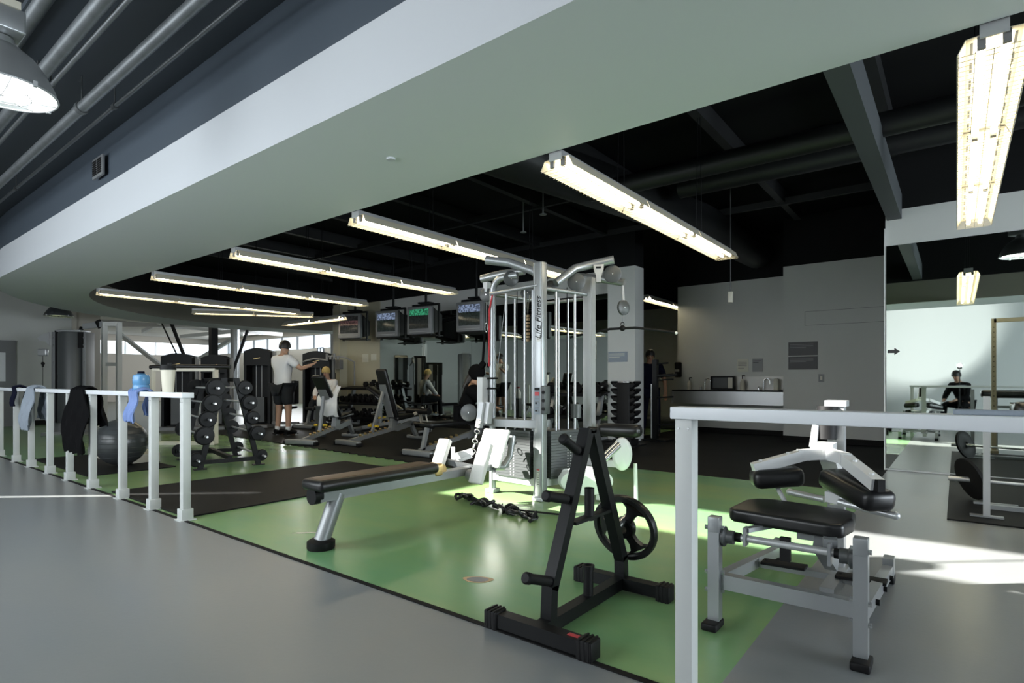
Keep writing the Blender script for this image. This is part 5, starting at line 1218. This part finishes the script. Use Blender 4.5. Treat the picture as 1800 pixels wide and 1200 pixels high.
    if legs:
        m_, full = legs
        seq = [('p', None, (.168, .135), L('pelvis'))]
        for s_ in 'lr':
            seq += [(s_ + 'h', 'p', .118, L(s_ + 'hip'))]
            seq += [(s_ + 'k', s_ + 'h', .085 if full else .1, L(s_ + 'knee') if full else L(s_ + 'hip').lerp(L(s_ + 'knee'), .85))]
            if full: seq += [(s_ + 'a', s_ + 'k', .06, L(s_ + 'knee').lerp(L(s_ + 'foot'), .88))]
        garment('trousers' if full else 'shorts', seq, m_)
    if shoes:
        for s_ in 'lr':
            tf = V(J.get(s_ + 'toe', tuple(V(J[s_ + 'foot']) + fw * .18))) - V(base); f0 = L(s_ + 'foot')
            dd = (tf - f0); dd.z = 0; dd.normalize()
            m = MB(); m.tube([f0 - dd * .06 + V((0, 0, .045)), f0 + V((0, 0, .055)), f0 + dd * .12 + V((0, 0, .04)), f0 + dd * .21 + V((0, 0, .03))], [.045, .055, .05, .03], 12); m.beam(f0 - dd * .08, f0 + dd * .23, .09, .02); p_ = part('shoe', m, shoes, r)
            m = MB(); m.cyl(f0 + V((0, 0, .06)), f0 + V((0, 0, .15)), .05, .048, 12); part('sock', m, 'whitecloth', r)
    return r
# man in the white shirt, standing with his back to us and arms raised at the machine
px, py = -10.72, 6.2
def st(px, py, h, fx, fy, arms):
    """standing pose; (fx, fy) facing; arms: dict with elbow and wrist offsets in (right, forward, up)"""
    f = V((fx, fy, 0)).normalized(); rt = V((f.y, -f.x, 0)); P = lambda a, b, c: tuple(V((px, py, 0)) + rt * a + f * b + V((0, 0, c * h)))
    J = {'pelvis': P(0, 0, .53), 'neck': P(0, .02, .845), 'head': P(0, .05, .925), 'face': tuple(f), 'lhip': P(-.10, 0, .50), 'rhip': P(.10, 0, .50), 'lknee': P(-.13, .03, .275), 'rknee': P(.13, .03, .275), 'lfoot': P(-.15, 0, .022), 'rfoot': P(.15, 0, .022),
         'lshoulder': P(-.20, 0, .80), 'rshoulder': P(.20, 0, .80)}
    for s_ in 'lr':
        e, w = arms[s_]; J[s_ + 'elbow'] = P(e[0], e[1], e[2]); J[s_ + 'wrist'] = P(w[0], w[1], w[2])
    return J
J = st(px, py, 1.93, -.2, 1.0, {'l': ((-.34, .12, .68), (-.30, .34, .70)), 'r': ((.36, .14, .70), (.42, .32, .74))})
person('person', 'man in a loose white T-shirt and dark shorts standing back to us', J, 'skin', ('whitecloth', False, False), ('charcloth', False), ('hairdark',), 'blackmatte', hs=1.12)
# person in black hoodie sitting on the flat bench, leaning toward the mirror
def sitter(px, py, zs, fx, fy, lean, name, label, top, leg, hairc, hood, skin_, hs=1.0, knee_d=.42, tl=1.0):
    f = V((fx, fy, 0)).normalized(); rt = V((f.y, -f.x, 0)); P = lambda a, b, c: tuple(V((px, py, 0)) + rt * a + f * b + V((0, 0, c)))
    z0 = zs + .12
    J = {'pelvis': P(0, 0, z0), 'neck': P(0, lean, z0 + .54 * tl), 'head': P(0, lean + .06, z0 + .54 * tl + .16), 'face': tuple(f + V((0, 0, -.2))), 'lhip': P(-.10, .02, z0 - .02), 'rhip': P(.10, .02, z0 - .02), 'lknee': P(-.2, knee_d, z0 - .02), 'rknee': P(.2, knee_d, z0 - .02), 'lfoot': P(-.22, knee_d + .02, .05), 'rfoot': P(.22, knee_d + .02, .05),
         'lshoulder': P(-.19, lean * .85, z0 + .46 * tl), 'rshoulder': P(.19, lean * .85, z0 + .46 * tl), 'lelbow': P(-.26, lean * .6 + .16, z0 + .20), 'relbow': P(.26, lean * .6 + .16, z0 + .20), 'lwrist': P(-.14, lean + .30, z0 + .10), 'rwrist': P(.14, lean + .30, z0 + .10)}
    return person(name, label, J, skin_, (top, True, hood), (leg, True), hairc, 'blackmatte', hs=hs)
sitter(-6.15, 6.62, .49, .75, .75, .16, 'person', 'person in a black hooded sweatshirt sitting on the flat bench', 'blackcloth', 'blackcloth', ('hairdark', 1), True, 'skintan', 1.15, tl=.82)
sitter(-12.0, 8.15, .50, .4, -1, .06, 'person', 'blond person in a white top sitting by the far press machine', 'whitecloth', 'charcloth', ('hairblond',), False, 'skin')
J = st(-4.98, 11.0, 1.75, .5, -1, {'l': ((-.3, .0, .62), (-.3, .12, .48)), 'r': ((.3, .02, .63), (.28, .16, .49))})
person('person', 'person in a dark sleeveless top half hidden behind the grey pier', J, 'skintan', ('navycloth', False, False), ('navycloth', True), ('hairdark',), 'blackmatte')
# photographer crouching behind the camera, visible only in the mirror
sitter(.16, -1.3, .42, -.55, .8, .22, 'person', 'photographer in black crouching on a stool, seen in the big mirror', 'blackcloth', 'blackcloth', ('hairdark',), False, 'skin')
b = thing('stool', 'low black stool under the crouching photographer, seen in the mirror', 'stool', (.16, -1.3, 0))
m = MB(); m.box((0, 0, .40), (.34, .34, .05), bev=.02); part('seat', m, 'vinyl', b)
for sx in (-1, 1):
    for sy in (-1, 1): m = MB(); m.beam((.13 * sx, .13 * sy, .38), (.17 * sx, .17 * sy, 0), .03, .03); part('leg', m, 'blackmetal', b)
